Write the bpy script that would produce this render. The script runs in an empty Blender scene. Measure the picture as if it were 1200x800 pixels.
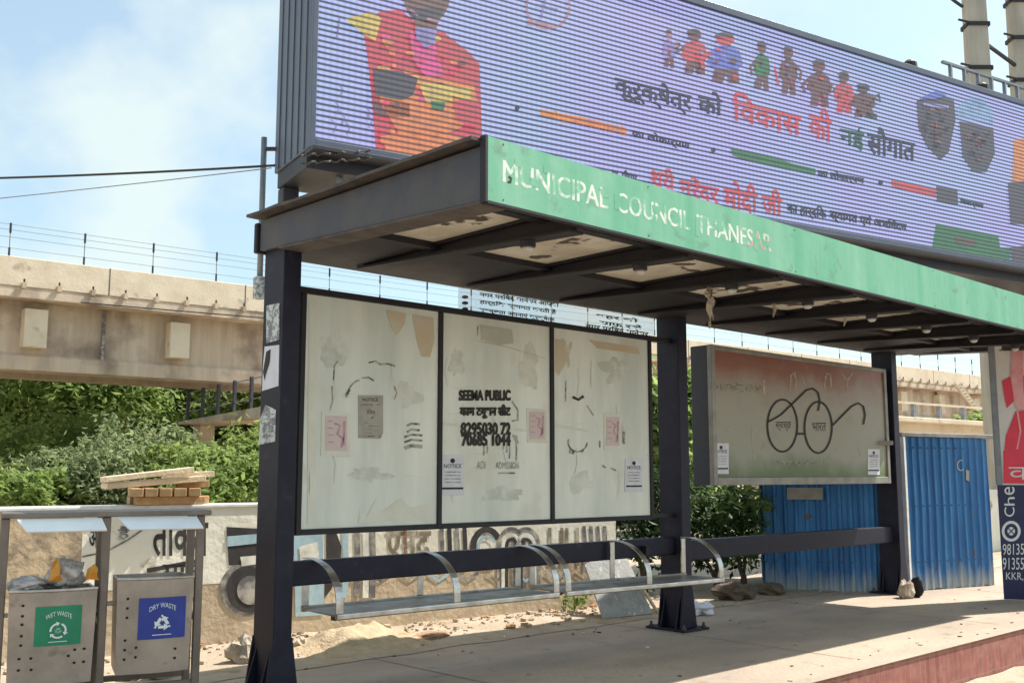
import bpy, bmesh, math, random
from mathutils import Vector, Matrix

random.seed(7)
R = math.radians
SC = bpy.context.scene
COL = SC.collection

# ------------------------------------------------------------------ camera
F, HX, HY, H = 1200.0, 1904.0, 556.0, 1.3      # focal length (px at 1200 wide), shelter vanishing point, horizon, eye height over pavement
TH = math.atan((HY - 400) / F)
_c, _s = math.cos(TH), math.sin(TH)
_gh = F * _c + (HY - 400) * _s
AZ = math.atan2(HX - 600, _gh)
GV = Vector((math.cos(AZ), math.sin(AZ), 0)); RV = Vector((math.sin(AZ), -math.cos(AZ), 0))
FV = GV * _c + Vector((0, 0, _s)); UV = -GV * _s + Vector((0, 0, _c))
CAM = Vector((0, 0, H))
cd = bpy.data.cameras.new("camera"); cam = bpy.data.objects.new("camera", cd); COL.objects.link(cam)
cam.matrix_world = Matrix(((RV.x, UV.x, -FV.x, 0), (RV.y, UV.y, -FV.y, 0), (RV.z, UV.z, -FV.z, H), (0, 0, 0, 1)))
cd.sensor_width = 36; cd.lens = 36.0; cd.clip_start = 0.05; cd.clip_end = 4000
SC.camera = cam

# ------------------------------------------------------------------ sun, sky, exposure
SUN = Vector((0.70, -0.25, 1.0)).normalized()        # towards the sun
EL = math.asin(SUN.z); ROT = math.atan2(SUN.x, SUN.y)
ld = bpy.data.lights.new("sun", 'SUN'); ld.energy = 4.1; ld.angle = R(0.6); ld.color = (1.0, 0.94, 0.86)
sun = bpy.data.objects.new("sun", ld); COL.objects.link(sun)
sun.rotation_euler = SUN.to_track_quat('Z', 'Y').to_euler(); sun.location = (0, 0, 30)
W = bpy.data.worlds.new("World"); SC.world = W; W.use_nodes = True
nt = W.node_tree; nt.nodes.clear()
sky = nt.nodes.new('ShaderNodeTexSky'); sky.sky_type = 'NISHITA'; sky.sun_disc = False
sky.sun_elevation = EL; sky.sun_rotation = ROT; sky.air_density = 1.0; sky.dust_density = 2.2; sky.ozone_density = 2.6
bg = nt.nodes.new('ShaderNodeBackground'); bg.inputs[1].default_value = 0.125
bgc = nt.nodes.new('ShaderNodeBackground'); bgc.inputs[0].default_value = (0.82, 0.93, 0.90, 1); bgc.inputs[1].default_value = 0.54
mx = nt.nodes.new('ShaderNodeMixShader'); out = nt.nodes.new('ShaderNodeOutputWorld')
tc = nt.nodes.new('ShaderNodeTexCoord'); mp = nt.nodes.new('ShaderNodeMapping'); mp.inputs['Scale'].default_value = (1, 1, 1.35)
mp.inputs['Location'].default_value = (1.588, 6.718, 1.4)
n1 = nt.nodes.new('ShaderNodeTexNoise'); n1.inputs['Scale'].default_value = 3.4; n1.inputs['Detail'].default_value = 9; n1.inputs['Roughness'].default_value = 0.50
sx = nt.nodes.new('ShaderNodeSeparateXYZ')
hz = nt.nodes.new('ShaderNodeMapRange'); hz.inputs[1].default_value = 0.05; hz.inputs[2].default_value = 0.62; hz.inputs[3].default_value = 0.10; hz.inputs[4].default_value = 0.0
ad = nt.nodes.new('ShaderNodeMath'); ad.operation = 'ADD'
rp = nt.nodes.new('ShaderNodeValToRGB'); rp.color_ramp.elements[0].position = 0.485; rp.color_ramp.elements[0].color = (0.32, 0.32, 0.32, 1); rp.color_ramp.elements[1].position = 0.60
rp.color_ramp.elements[1].color = (0.88, 0.88, 0.88, 1)
tn = nt.nodes.new('ShaderNodeMix'); tn.data_type = 'RGBA'; tn.blend_type = 'MULTIPLY'; tn.inputs[0].default_value = 1.0; tn.inputs[7].default_value = (0.90, 1.0, 0.93, 1)
L = nt.links.new
L(tc.outputs['Generated'], mp.inputs[0]); L(mp.outputs[0], n1.inputs['Vector']); L(tc.outputs['Generated'], sx.inputs[0])
L(sx.outputs[2], hz.inputs[0]); L(n1.outputs[0], ad.inputs[0]); L(hz.outputs[0], ad.inputs[1]); L(ad.outputs[0], rp.inputs[0])
L(sky.outputs[0], tn.inputs[6]); L(tn.outputs[2], bg.inputs[0]); L(rp.outputs[0], mx.inputs[0]); L(bg.outputs[0], mx.inputs[1]); L(bgc.outputs[0], mx.inputs[2]); L(mx.outputs[0], out.inputs[0])
vs = SC.view_settings
vs.view_transform = 'Standard'; vs.look = 'None'; vs.gamma = 1.0; vs.use_curve_mapping = False
vs.exposure = 1.0

# ------------------------------------------------------------------ measuring: photograph position -> place in the world
def ray(x, y): return RV * (x - 600) + UV * (400 - y) + FV * F
def on_z(x, y, z=0.0):
    d = ray(x, y); return CAM + d * ((z - H) / d.z)
def on_y(x, y, Y):
    d = ray(x, y); return CAM + d * (Y / d.y)
def at_depth(x, D, z=0.0):
    d = ray(x, HY); p = d * (D / d.dot(GV)); return Vector((p.x, p.y, z))
def vdir(vx):
    d = ray(vx, HY); d.z = 0; return d.normalized()
def on_plane(x, y, P0, dirv):
    n = Vector((-dirv.y, dirv.x, 0)); d = ray(x, y); return CAM + d * ((P0 - CAM).dot(n) / d.dot(n))

# ------------------------------------------------------------------ materials
def lin(r, g, b):
    f = lambda v: (v / 255 / 12.92) if v / 255 <= 0.04045 else ((v / 255 + 0.055) / 1.055) ** 2.4
    return (f(r), f(g), f(b), 1)
MATS = {}
def M(name, c1, c2=None, scale=6.0, rough=0.6, metal=0.0, bump=0.0, bscale=40.0, stretch=(1, 1, 1), lo=0.4, hi=0.65, c3=None, s3=30.0, lo3=0.6, hi3=0.7, spec=0.5, detail=6, trans=0.0):
    m = bpy.data.materials.new(name); m.use_nodes = True; MATS[name] = m
    t = m.node_tree; b = t.nodes['Principled BSDF']; N = t.nodes.new; K = t.links.new
    v4 = lambda c: (c[0], c[1], c[2], 1)
    b.inputs['Roughness'].default_value = rough; b.inputs['Metallic'].default_value = metal; b.inputs['Specular IOR Level'].default_value = spec
    b.inputs['Base Color'].default_value = v4(c1)
    geo = N('ShaderNodeNewGeometry'); mpn = N('ShaderNodeMapping'); mpn.inputs['Scale'].default_value = stretch; K(geo.outputs['Position'], mpn.inputs[0])
    if c2 is not None:
        n = N('ShaderNodeTexNoise'); n.inputs['Scale'].default_value = scale; n.inputs['Detail'].default_value = detail; n.inputs['Roughness'].default_value = 0.62
        K(mpn.outputs[0], n.inputs['Vector'])
        r = N('ShaderNodeMapRange'); r.inputs[1].default_value = lo; r.inputs[2].default_value = hi; K(n.outputs[0], r.inputs[0])
        mix = N('ShaderNodeMix'); mix.data_type = 'RGBA'; mix.inputs[6].default_value = v4(c1); mix.inputs[7].default_value = v4(c2); K(r.outputs[0], mix.inputs[0])
        last = mix.outputs[2]
        if c3 is not None:
            nn = N('ShaderNodeTexNoise'); nn.inputs['Scale'].default_value = s3; nn.inputs['Detail'].default_value = 5; K(geo.outputs['Position'], nn.inputs['Vector'])
            r3 = N('ShaderNodeMapRange'); r3.inputs[1].default_value = lo3; r3.inputs[2].default_value = hi3; K(nn.outputs[0], r3.inputs[0])
            m3 = N('ShaderNodeMix'); m3.data_type = 'RGBA'; K(last, m3.inputs[6]); m3.inputs[7].default_value = v4(c3); K(r3.outputs[0], m3.inputs[0]); last = m3.outputs[2]
        K(last, b.inputs['Base Color'])
        rr = N('ShaderNodeMapRange'); rr.inputs[3].default_value = max(0.05, rough - 0.12); rr.inputs[4].default_value = min(1, rough + 0.15); K(n.outputs[0], rr.inputs[0]); K(rr.outputs[0], b.inputs['Roughness'])
    if trans:
        tl = N('ShaderNodeBsdfTranslucent'); K(b.inputs['Base Color'].links[0].from_socket, tl.inputs[0]); mS = N('ShaderNodeMixShader'); mS.inputs[0].default_value = trans
        K(b.outputs[0], mS.inputs[1]); K(tl.outputs[0], mS.inputs[2]); K(mS.outputs[0], t.nodes['Material Output'].inputs[0])
    if bump:
        bn = N('ShaderNodeTexNoise'); bn.inputs['Scale'].default_value = bscale; bn.inputs['Detail'].default_value = 8; K(geo.outputs['Position'], bn.inputs['Vector'])
        bp = N('ShaderNodeBump'); bp.inputs['Strength'].default_value = bump; bp.inputs['Distance'].default_value = 0.03; K(bn.outputs[0], bp.inputs['Height']); K(bp.outputs[0], b.inputs['Normal'])
    return m
def foliage_mat(name, cols, tr=0.35):
    m = bpy.data.materials.new(name); m.use_nodes = True; t = m.node_tree; N = t.nodes.new; K = t.links.new
    b = t.nodes['Principled BSDF']; b.inputs['Roughness'].default_value = 0.55; b.inputs['Specular IOR Level'].default_value = 0.3
    g = N('ShaderNodeNewGeometry'); r = N('ShaderNodeValToRGB'); e = r.color_ramp.elements
    n = N('ShaderNodeTexNoise'); n.inputs['Scale'].default_value = 0.9; n.inputs['Detail'].default_value = 3; K(g.outputs['Position'], n.inputs['Vector'])
    mm = N('ShaderNodeMath'); mm.operation = 'MULTIPLY_ADD'; mm.inputs[1].default_value = 0.45; K(g.outputs['Random Per Island'], mm.inputs[0])
    sc = N('ShaderNodeMapRange'); sc.inputs[1].default_value = 0.33; sc.inputs[2].default_value = 0.67; sc.inputs[4].default_value = 0.55; K(n.outputs[0], sc.inputs[0]); K(sc.outputs[0], mm.inputs[2])
    e[0].color = (*cols[0], 1); e[1].color = (*cols[-1], 1)
    for i, c in enumerate(cols[1:-1]): el = e.new((i + 1) / (len(cols) - 1)); el.color = (*c, 1)
    K(mm.outputs[0], r.inputs[0]); K(r.outputs[0], b.inputs['Base Color'])
    tl = N('ShaderNodeBsdfTranslucent'); K(r.outputs[0], tl.inputs[0]); ms = N('ShaderNodeMixShader'); ms.inputs[0].default_value = tr
    K(b.outputs[0], ms.inputs[1]); K(tl.outputs[0], ms.inputs[2]); K(ms.outputs[0], t.nodes['Material Output'].inputs[0])
    MATS[name] = m; return m
def led_mat(name, col, strength=1.0, depth=0.72):
    """LED rows: bright pixel rows separated by dark louvres; emits because the screen does."""
    m = bpy.data.materials.new(name); m.use_nodes = True; t = m.node_tree; N = t.nodes.new; K = t.links.new
    b = t.nodes['Principled BSDF']; b.inputs['Base Color'].default_value = (0.035, 0.035, 0.05, 1); b.inputs['Roughness'].default_value = 0.5
    c = N('ShaderNodeTexCoord'); s = N('ShaderNodeSeparateXYZ'); K(c.outputs['Object'], s.inputs[0])
    f = N('ShaderNodeMath'); f.operation = 'MULTIPLY'; f.inputs[1].default_value = 2 * math.pi / 0.061; K(s.outputs[2], f.inputs[0])
    si = N('ShaderNodeMath'); si.operation = 'SINE'; K(f.outputs[0], si.inputs[0])
    mr = N('ShaderNodeMapRange'); mr.interpolation_type = 'SMOOTHSTEP'; mr.inputs[1].default_value = -0.75; mr.inputs[2].default_value = 0.35; mr.inputs[3].default_value = 1 - depth; mr.inputs[4].default_value = 1.0; K(si.outputs[0], mr.inputs[0])
    f2 = N('ShaderNodeMath'); f2.operation = 'MULTIPLY'; f2.inputs[1].default_value = 2 * math.pi / 0.068; K(s.outputs[0], f2.inputs[0])
    s2 = N('ShaderNodeMath'); s2.operation = 'SINE'; K(f2.outputs[0], s2.inputs[0])
    m2 = N('ShaderNodeMapRange'); m2.inputs[1].default_value = -1; m2.inputs[2].default_value = 1; m2.inputs[3].default_value = 0.86; m2.inputs[4].default_value = 1.0; K(s2.outputs[0], m2.inputs[0])
    n = N('ShaderNodeTexNoise'); n.inputs['Scale'].default_value = 0.55; n.inputs['Detail'].default_value = 2; K(c.outputs['Object'], n.inputs['Vector'])
    tint = N('ShaderNodeMix'); tint.data_type = 'RGBA'; tint.inputs[6].default_value = (col[0] * 0.94, col[1] * 1.10, col[2], 1); tint.inputs[7].default_value = (col[0] * 1.06, col[1] * 0.93, col[2] * 1.04, 1)
    nr = N('ShaderNodeMapRange'); nr.inputs[1].default_value = 0.35; nr.inputs[2].default_value = 0.65; K(n.outputs[0], nr.inputs[0]); K(nr.outputs[0], tint.inputs[0])
    mu = N('ShaderNodeMath'); mu.operation = 'MULTIPLY'; K(mr.outputs[0], mu.inputs[0]); K(m2.outputs[0], mu.inputs[1])
    mu2 = N('ShaderNodeMath'); mu2.operation = 'MULTIPLY'; mu2.inputs[1].default_value = strength; K(mu.outputs[0], mu2.inputs[0])
    if name != 'led_bg':
        mn = N('ShaderNodeTexNoise'); mn.inputs['Scale'].default_value = 8.5; mn.inputs['Detail'].default_value = 4; K(c.outputs['Object'], mn.inputs['Vector'])
        mq = N('ShaderNodeMapRange'); mq.inputs[1].default_value = 0.42; mq.inputs[2].default_value = 0.66; mq.inputs[4].default_value = 0.55; K(mn.outputs[0], mq.inputs[0])
        mm = N('ShaderNodeMix'); mm.data_type = 'RGBA'; K(tint.outputs[2], mm.inputs[6]); mm.inputs[7].default_value = (0.5 * col[0] + 0.05, 0.35 * col[1] + 0.09, 0.4 * col[2] + 0.08, 1); K(mq.outputs[0], mm.inputs[0]); tint = mm
    K(tint.outputs[2], b.inputs['Emission Color']); K(mu2.outputs[0], b.inputs['Emission Strength'])
    MATS[name] = m; return m

M('dark_steel', (0.013, 0.013, 0.027), (0.022, 0.021, 0.036), 5, 0.45, 0.0, 0.06, 60, c3=(0.05, 0.045, 0.05), s3=10, lo3=0.62, hi3=0.85, spec=0.25)
M('roof_steel', (0.050, 0.050, 0.064), (0.085, 0.078, 0.078), 4, 0.55, 0.0, 0.08, 50, c3=(0.10, 0.08, 0.07), s3=5, lo3=0.60, hi3=0.85)
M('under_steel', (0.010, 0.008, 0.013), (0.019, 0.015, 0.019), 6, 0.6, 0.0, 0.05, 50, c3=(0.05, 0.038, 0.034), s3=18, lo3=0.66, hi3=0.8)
M('rust_edge', (0.10, 0.078, 0.062), (0.055, 0.05, 0.052), 9, 0.7, 0.0, 0.1, 60)
M('ceiling_sheet', (0.72, 0.67, 0.56), (0.55, 0.48, 0.38), 3.5, 0.75, 0, 0.05, 40, c3=(0.10, 0.075, 0.055), s3=5, lo3=0.60, hi3=0.63)
M('green_paint', (0.115, 0.40, 0.235), (0.225, 0.49, 0.335), 2.0, 0.55, 0, 0.06, 12, stretch=(2.6, 1, 0.35), lo=0.34, hi=0.68, c3=(0.13, 0.27, 0.18), s3=8, lo3=0.60, hi3=0.76)
M('worn_white', (0.74, 0.76, 0.66), (0.24, 0.52, 0.34), 13, 0.6, 0, lo=0.46, hi=0.56, c3=(0.55, 0.33, 0.29), s3=2.3, lo3=0.60, hi3=0.64)
M('worn_pink', (0.72, 0.60, 0.52), (0.50, 0.28, 0.26), 9, 0.6, 0, lo=0.5, hi=0.6)
M('panel_sheet', (0.83, 0.83, 0.735), (0.60, 0.635, 0.565), 1.5, 0.34, 0, 0.025, 7, stretch=(1.6, 1.0, 0.30), lo=0.36, hi=0.66, c3=(0.66, 0.63, 0.52), s3=2.6, lo3=0.56, hi3=0.74)
M('panel_stain', (0.60, 0.48, 0.32), (0.64, 0.57, 0.43), 4, 0.55, 0, lo=0.4, hi=0.7)
M('panel_pale', (0.74, 0.73, 0.62), (0.66, 0.66, 0.55), 5, 0.55, 0)
M('panel_dirt', (0.46, 0.48, 0.39), (0.56, 0.57, 0.46), 4, 0.55, 0)
M('ink', (0.018, 0.014, 0.012), (0.05, 0.045, 0.04), 22, 0.7, lo=0.45, hi=0.6)
M('faded_ink', (0.13, 0.12, 0.10), (0.42, 0.43, 0.34), 26, 0.7, lo=0.42, hi=0.56)
M('paper_white', (0.70, 0.70, 0.76), (0.62, 0.62, 0.66), 12, 0.7)
M('paper_pink', (0.68, 0.54, 0.53), (0.62, 0.53, 0.50), 14, 0.7)
M('paper_grey', (0.36, 0.33, 0.29), (0.42, 0.40, 0.34), 16, 0.7)
M('paper_torn', (0.60, 0.62, 0.60), (0.22, 0.23, 0.25), 24, 0.8, lo=0.46, hi=0.56)
M('pink_ink', (0.52, 0.24, 0.30), (0.56, 0.42, 0.42), 30, 0.7)
M('steel_bright', (0.62, 0.60, 0.56), (0.42, 0.40, 0.37), 9, 0.34, 1.0, 0.03, 60)
M('steel_leg', (0.17, 0.145, 0.125), (0.24, 0.205, 0.175), 6, 0.45, 0.6, 0.03, 50)
M('steel_dull', (0.42, 0.365, 0.32), (0.32, 0.275, 0.235), 4, 0.42, 0.75, 0.03, 50, c3=(0.22, 0.17, 0.13), s3=12, lo3=0.62, hi3=0.75)
M('hood_metal', (0.86, 0.88, 0.88), (0.78, 0.80, 0.80), 5, 0.45, 0.15)
M('seat_metal', (0.36, 0.34, 0.31), (0.27, 0.25, 0.225), 6, 0.42, 0.8, 0.04, 60, c3=(0.16, 0.12, 0.09), s3=12, lo3=0.6, hi3=0.72)
M('hole', (0.012, 0.012, 0.012), rough=0.9)
M('label_green', (0.008, 0.20, 0.095), (0.012, 0.24, 0.12), 10, 0.4)
M('label_blue', (0.015, 0.035, 0.26), (0.02, 0.05, 0.30), 10, 0.4)
M('white_print', (0.72, 0.78, 0.78), rough=0.5)
M('board_grey', (0.105, 0.125, 0.17), (0.125, 0.145, 0.185), 3, 0.45, 0.2, 0.02, 30)
M('board_dark', (0.025, 0.026, 0.038), (0.04, 0.04, 0.05), 5, 0.5)
M('concrete', (0.60, 0.49, 0.375), (0.42, 0.33, 0.25), 1.1, 0.85, 0, 0.25, 14, stretch=(1.5, 1.5, 0.16), lo=0.42, hi=0.66, c3=(0.24, 0.18, 0.14), s3=0.9, lo3=0.52, hi3=0.72)
M('concrete_pale', (0.70, 0.60, 0.455), (0.60, 0.50, 0.375), 1.4, 0.85, 0, 0.2, 14, c3=(0.33, 0.25, 0.18), s3=3, lo3=0.62, hi3=0.8)
M('pole_concrete', (0.52, 0.47, 0.38), (0.38, 0.34, 0.28), 3, 0.85, 0, 0.2, 30, stretch=(1, 1, 0.3))
M('wall_paint', (0.86, 0.83, 0.72), (0.74, 0.70, 0.59), 1.7, 0.8, 0, 0.2, 18, lo=0.35, hi=0.65, c3=(0.34, 0.27, 0.18), s3=5.0, lo3=0.62, hi3=0.72)
M('wall_dirty', (0.58, 0.475, 0.34), (0.44, 0.35, 0.245), 2.6, 0.9, 0, 0.35, 18, c3=(0.52, 0.42, 0.27), s3=4, lo3=0.6, hi3=0.75)
M('wall_rough', (0.52, 0.40, 0.26), (0.30, 0.235, 0.165), 7, 0.9, 0, 0.4, 16, lo=0.45, hi=0.6)
M('graf_dark', (0.03, 0.027, 0.028), (0.06, 0.052, 0.05), 9, 0.8)
M('graf_olive', (0.19, 0.155, 0.105), (0.50, 0.45, 0.36), 7, 0.8, lo=0.42, hi=0.62)
M('graf_blue', (0.42, 0.58, 0.64), (0.32, 0.46, 0.54), 9, 0.8)
M('graf_grey', (0.13, 0.125, 0.13), (0.46, 0.43, 0.38), 7, 0.8, lo=0.44, hi=0.62)
M('graf_white', (0.82, 0.82, 0.74), (0.55, 0.54, 0.47), 9, 0.8)
M('graf_red', (0.30, 0.11, 0.08), (0.36, 0.2, 0.14), 9, 0.8)
M('dirt', (0.42, 0.345, 0.26), (0.34, 0.265, 0.185), 1.6, 0.95, 0, 0.5, 22, c3=(0.29, 0.205, 0.125), s3=6, lo3=0.58, hi3=0.72)
M('pavement', (0.44, 0.35, 0.265), (0.33, 0.265, 0.21), 0.9, 0.9, 0, 0.3, 26, stretch=(0.7, 1.3, 1), lo=0.40, hi=0.64, c3=(0.25, 0.20, 0.16), s3=4.5, lo3=0.60, hi3=0.78, detail=9)
M('sand', (0.47, 0.365, 0.235), (0.36, 0.27, 0.17), 7, 0.95, 0, 0.7, 30)
M('asphalt', (0.16, 0.14, 0.12), (0.24, 0.20, 0.155), 2, 0.9, 0, 0.3, 60)
M('stone', (0.46, 0.39, 0.30), (0.31, 0.25, 0.19), 9, 0.9, 0, 0.5, 30)
M('stone_brick', (0.42, 0.25, 0.15), (0.34, 0.21, 0.13), 9, 0.9, 0, 0.5, 30)
M('slab_grey', (0.36, 0.36, 0.34), (0.25, 0.25, 0.235), 7, 0.7, 0, 0.2, 30, c3=(0.55, 0.54, 0.50), s3=14, lo3=0.58, hi3=0.68)
M('wood', (0.70, 0.58, 0.40), (0.56, 0.43, 0.28), 3, 0.8, 0, 0.2, 40, stretch=(0.6, 4, 6))
M('wood_end', (0.44, 0.27, 0.13), (0.55, 0.38, 0.2), 8, 0.85, 0, 0.2, 30)
M('shed_blue', (0.012, 0.105, 0.30), (0.040, 0.20, 0.43), 2.2, 0.5, 0.0, 0.05, 14, stretch=(3, 3, 0.35), lo=0.36, hi=0.66, c3=(0.14, 0.085, 0.06), s3=9, lo3=0.66, hi3=0.74)
M('shed_roof', (0.34, 0.33, 0.31), (0.24, 0.22, 0.20), 5, 0.6, 0.2)
M('navy', (0.010, 0.014, 0.075), (0.014, 0.018, 0.095), 5, 0.4)
M('pole_grey', (0.20, 0.22, 0.245), (0.27, 0.285, 0.30), 7, 0.5, 0.3)
M('poster_white', (0.72, 0.70, 0.68), (0.66, 0.63, 0.60), 5, 0.5)
M('poster_red', (0.70, 0.035, 0.075), (0.76, 0.05, 0.10), 5, 0.45)
M('poster_rose', (0.76, 0.27, 0.31), (0.80, 0.42, 0.42), 9, 0.45)
M('sign_face', (0.40, 0.37, 0.29), (0.33, 0.31, 0.25), 2.2, 0.45, 0, 0.02, 20)
M('sign_scrape', (0.50, 0.42, 0.34), (0.36, 0.27, 0.2), 16, 0.6, lo=0.45, hi=0.6)
M('sign_frame', (0.33, 0.31, 0.27), (0.25, 0.235, 0.21), 6, 0.5, 0.4)
M('wire_black', (0.02, 0.02, 0.02), rough=0.6)
M('glow_lens', (0.62, 0.60, 0.56), (0.5, 0.47, 0.42), 20, 0.35)
M('plastic_bag', (0.62, 0.575, 0.54), (0.45, 0.41, 0.38), 14, 0.3)
M('wrap_orange', (0.62, 0.23, 0.03), (0.66, 0.38, 0.06), 18, 0.45)
M('cloth', (0.50, 0.43, 0.34), (0.36, 0.29, 0.22), 9, 0.9)
M('bark', (0.13, 0.095, 0.065), (0.08, 0.06, 0.042), 9, 0.9, 0, 0.5, 20)
M('cap_white', (0.70, 0.70, 0.66), (0.58, 0.56, 0.52), 8, 0.6)
M('debris', (0.16, 0.115, 0.08), (0.10, 0.075, 0.055), 9, 0.9, 0, 0.5, 20)
foliage_mat('leaf_mid', [(0.10, 0.14, 0.04), (0.20, 0.275, 0.075), (0.30, 0.375, 0.11), (0.40, 0.46, 0.16)], 0.6)
foliage_mat('leaf_light', [(0.10, 0.155, 0.04), (0.19, 0.28, 0.075), (0.28, 0.37, 0.11), (0.36, 0.44, 0.15)], 0.6)
foliage_mat('leaf_grey', [(0.115, 0.15, 0.07), (0.20, 0.25, 0.115), (0.28, 0.34, 0.165), (0.36, 0.41, 0.22)], 0.5)
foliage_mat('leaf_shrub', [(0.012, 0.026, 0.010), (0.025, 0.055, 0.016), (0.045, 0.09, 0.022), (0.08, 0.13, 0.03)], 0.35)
LED = dict(bg=(0.47, 0.52, 0.90), red=(0.62, 0.09, 0.11), orange=(0.74, 0.27, 0.09), yellow=(0.66, 0.52, 0.13), crim=(0.78, 0.07, 0.14), black=(0.045, 0.045, 0.075), grey=(0.13, 0.12, 0.14),
           brown=(0.24, 0.12, 0.12), green=(0.06, 0.27, 0.10), dgreen=(0.035, 0.15, 0.08), blue=(0.16, 0.19, 0.62), sky=(0.28, 0.44, 0.68), pink=(0.62, 0.34, 0.46), mag=(0.75, 0.10, 0.30), lav=(0.40, 0.36, 0.74), skin=(0.30, 0.17, 0.13))
for k, c in LED.items(): led_mat('led_' + k, c, 0.50 if k == 'bg' else (0.56 if k in ('red', 'orange', 'yellow', 'crim', 'mag', 'blue', 'sky') else 0.42), 0.88 if k == 'bg' else 0.72)
def clear_mat(name, col, fac):
    m = bpy.data.materials.new(name); m.use_nodes = True; t = m.node_tree; b = t.nodes['Principled BSDF']; b.inputs['Base Color'].default_value = col; b.inputs['Roughness'].default_value = 0.3
    tr = t.nodes.new('ShaderNodeBsdfTransparent'); ms = t.nodes.new('ShaderNodeMixShader'); ms.inputs[0].default_value = fac
    t.links.new(tr.outputs[0], ms.inputs[1]); t.links.new(b.outputs[0], ms.inputs[2]); t.links.new(ms.outputs[0], t.nodes['Material Output'].inputs[0]); MATS[name] = m
clear_mat('clear_sheet', (0.8, 0.82, 0.78, 1), 0.22)
def brick_mat():
    m = bpy.data.materials.new('kerb_brick'); m.use_nodes = True; t = m.node_tree; N = t.nodes.new; K = t.links.new; b = t.nodes['Principled BSDF']; b.inputs['Roughness'].default_value = 0.85
    g = N('ShaderNodeNewGeometry'); s = N('ShaderNodeSeparateXYZ'); c = N('ShaderNodeCombineXYZ'); K(g.outputs['Position'], s.inputs[0]); K(s.outputs[2], c.inputs[0]); K(s.outputs[0], c.inputs[1])
    br = N('ShaderNodeTexBrick'); br.inputs['Scale'].default_value = 1.0; br.inputs['Brick Width'].default_value = 0.23; br.inputs['Row Height'].default_value = 0.075; br.inputs['Mortar Size'].default_value = 0.006; br.offset = 0.0
    br.inputs['Color1'].default_value = (0.30, 0.095, 0.078, 1); br.inputs['Color2'].default_value = (0.21, 0.062, 0.056, 1); br.inputs['Mortar'].default_value = (0.26, 0.14, 0.105, 1); K(c.outputs[0], br.inputs['Vector'])
    n = N('ShaderNodeTexNoise'); n.inputs['Scale'].default_value = 9; n.inputs['Detail'].default_value = 6; K(g.outputs['Position'], n.inputs['Vector'])
    r = N('ShaderNodeMapRange'); r.inputs[1].default_value = 0.42; r.inputs[2].default_value = 0.68; K(n.outputs[0], r.inputs[0])
    mi = N('ShaderNodeMix'); mi.data_type = 'RGBA'; mi.inputs[7].default_value = (0.34, 0.155, 0.115, 1); K(br.outputs[0], mi.inputs[6]); K(r.outputs[0], mi.inputs[0]); K(mi.outputs[2], b.inputs['Base Color'])
    bp = N('ShaderNodeBump'); bp.inputs['Strength'].default_value = 0.5; bp.inputs['Distance'].default_value = 0.01; K(br.outputs[1], bp.inputs['Height']); bp.invert = True; K(bp.outputs[0], b.inputs['Normal'])
    MATS['kerb_brick'] = m
brick_mat()
def shed_mat():
    m = MATS['shed_blue']; t = m.node_tree; N = t.nodes.new; K = t.links.new; b = t.nodes['Principled BSDF']; src = b.inputs['Base Color'].links[0].from_socket
    g = N('ShaderNodeNewGeometry'); s = N('ShaderNodeSeparateXYZ'); K(g.outputs['Position'], s.inputs[0]); mp_ = N('ShaderNodeMapping'); mp_.inputs['Scale'].default_value = (9, 9, 1.2); K(g.outputs['Position'], mp_.inputs[0])
    n = N('ShaderNodeTexNoise'); n.inputs['Scale'].default_value = 1.4; n.inputs['Detail'].default_value = 6; K(mp_.outputs[0], n.inputs['Vector'])
    a = N('ShaderNodeMath'); a.operation = 'MULTIPLY_ADD'; a.inputs[1].default_value = -1.7; K(s.outputs[2], a.inputs[0]); K(n.outputs[0], a.inputs[2])
    r_ = N('ShaderNodeMapRange'); r_.inputs[1].default_value = 0.05; r_.inputs[2].default_value = 0.48; r_.inputs[4].default_value = 0.85; K(a.outputs[0], r_.inputs[0])
    mi = N('ShaderNodeMix'); mi.data_type = 'RGBA'; K(r_.outputs[0], mi.inputs[0]); K(src, mi.inputs[6]); mi.inputs[7].default_value = (0.40, 0.42, 0.38, 1); K(mi.outputs[2], b.inputs['Base Color'])
    MATS['shed_worn'] = m
shed_mat()

# ------------------------------------------------------------------ mesh helpers
_tc = {}
def text_geo(s, bold=0.0):
    key = (s, bold)
    if key in _tc: return _tc[key]
    cu = bpy.data.curves.new('txt', 'FONT'); cu.body = s; cu.resolution_u = 3; cu.offset = bold
    o = bpy.data.objects.new('txt', cu); COL.objects.link(o)
    ev = o.evaluated_get(bpy.context.evaluated_depsgraph_get()); me = ev.to_mesh()
    vs_ = [(v.co.x, v.co.y) for v in me.vertices]; fs = [tuple(p.vertices) for p in me.polygons]
    ev.to_mesh_clear(); bpy.data.objects.remove(o); bpy.data.curves.remove(cu)
    xs = [v[0] for v in vs_]; ys = [v[1] for v in vs_]
    x0, x1, y0, y1 = min(xs), max(xs), min(ys), max(ys)
    _tc[key] = ([((a - x0) / (x1 - x0), (b - y0) / (y1 - y0)) for a, b in vs_], fs, (x1 - x0) / (y1 - y0))
    return _tc[key]

def root_matrix(o):
    while o.parent: o = o.parent
    return Matrix.LocRotScale(o.location, o.rotation_euler, (1, 1, 1))

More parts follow.
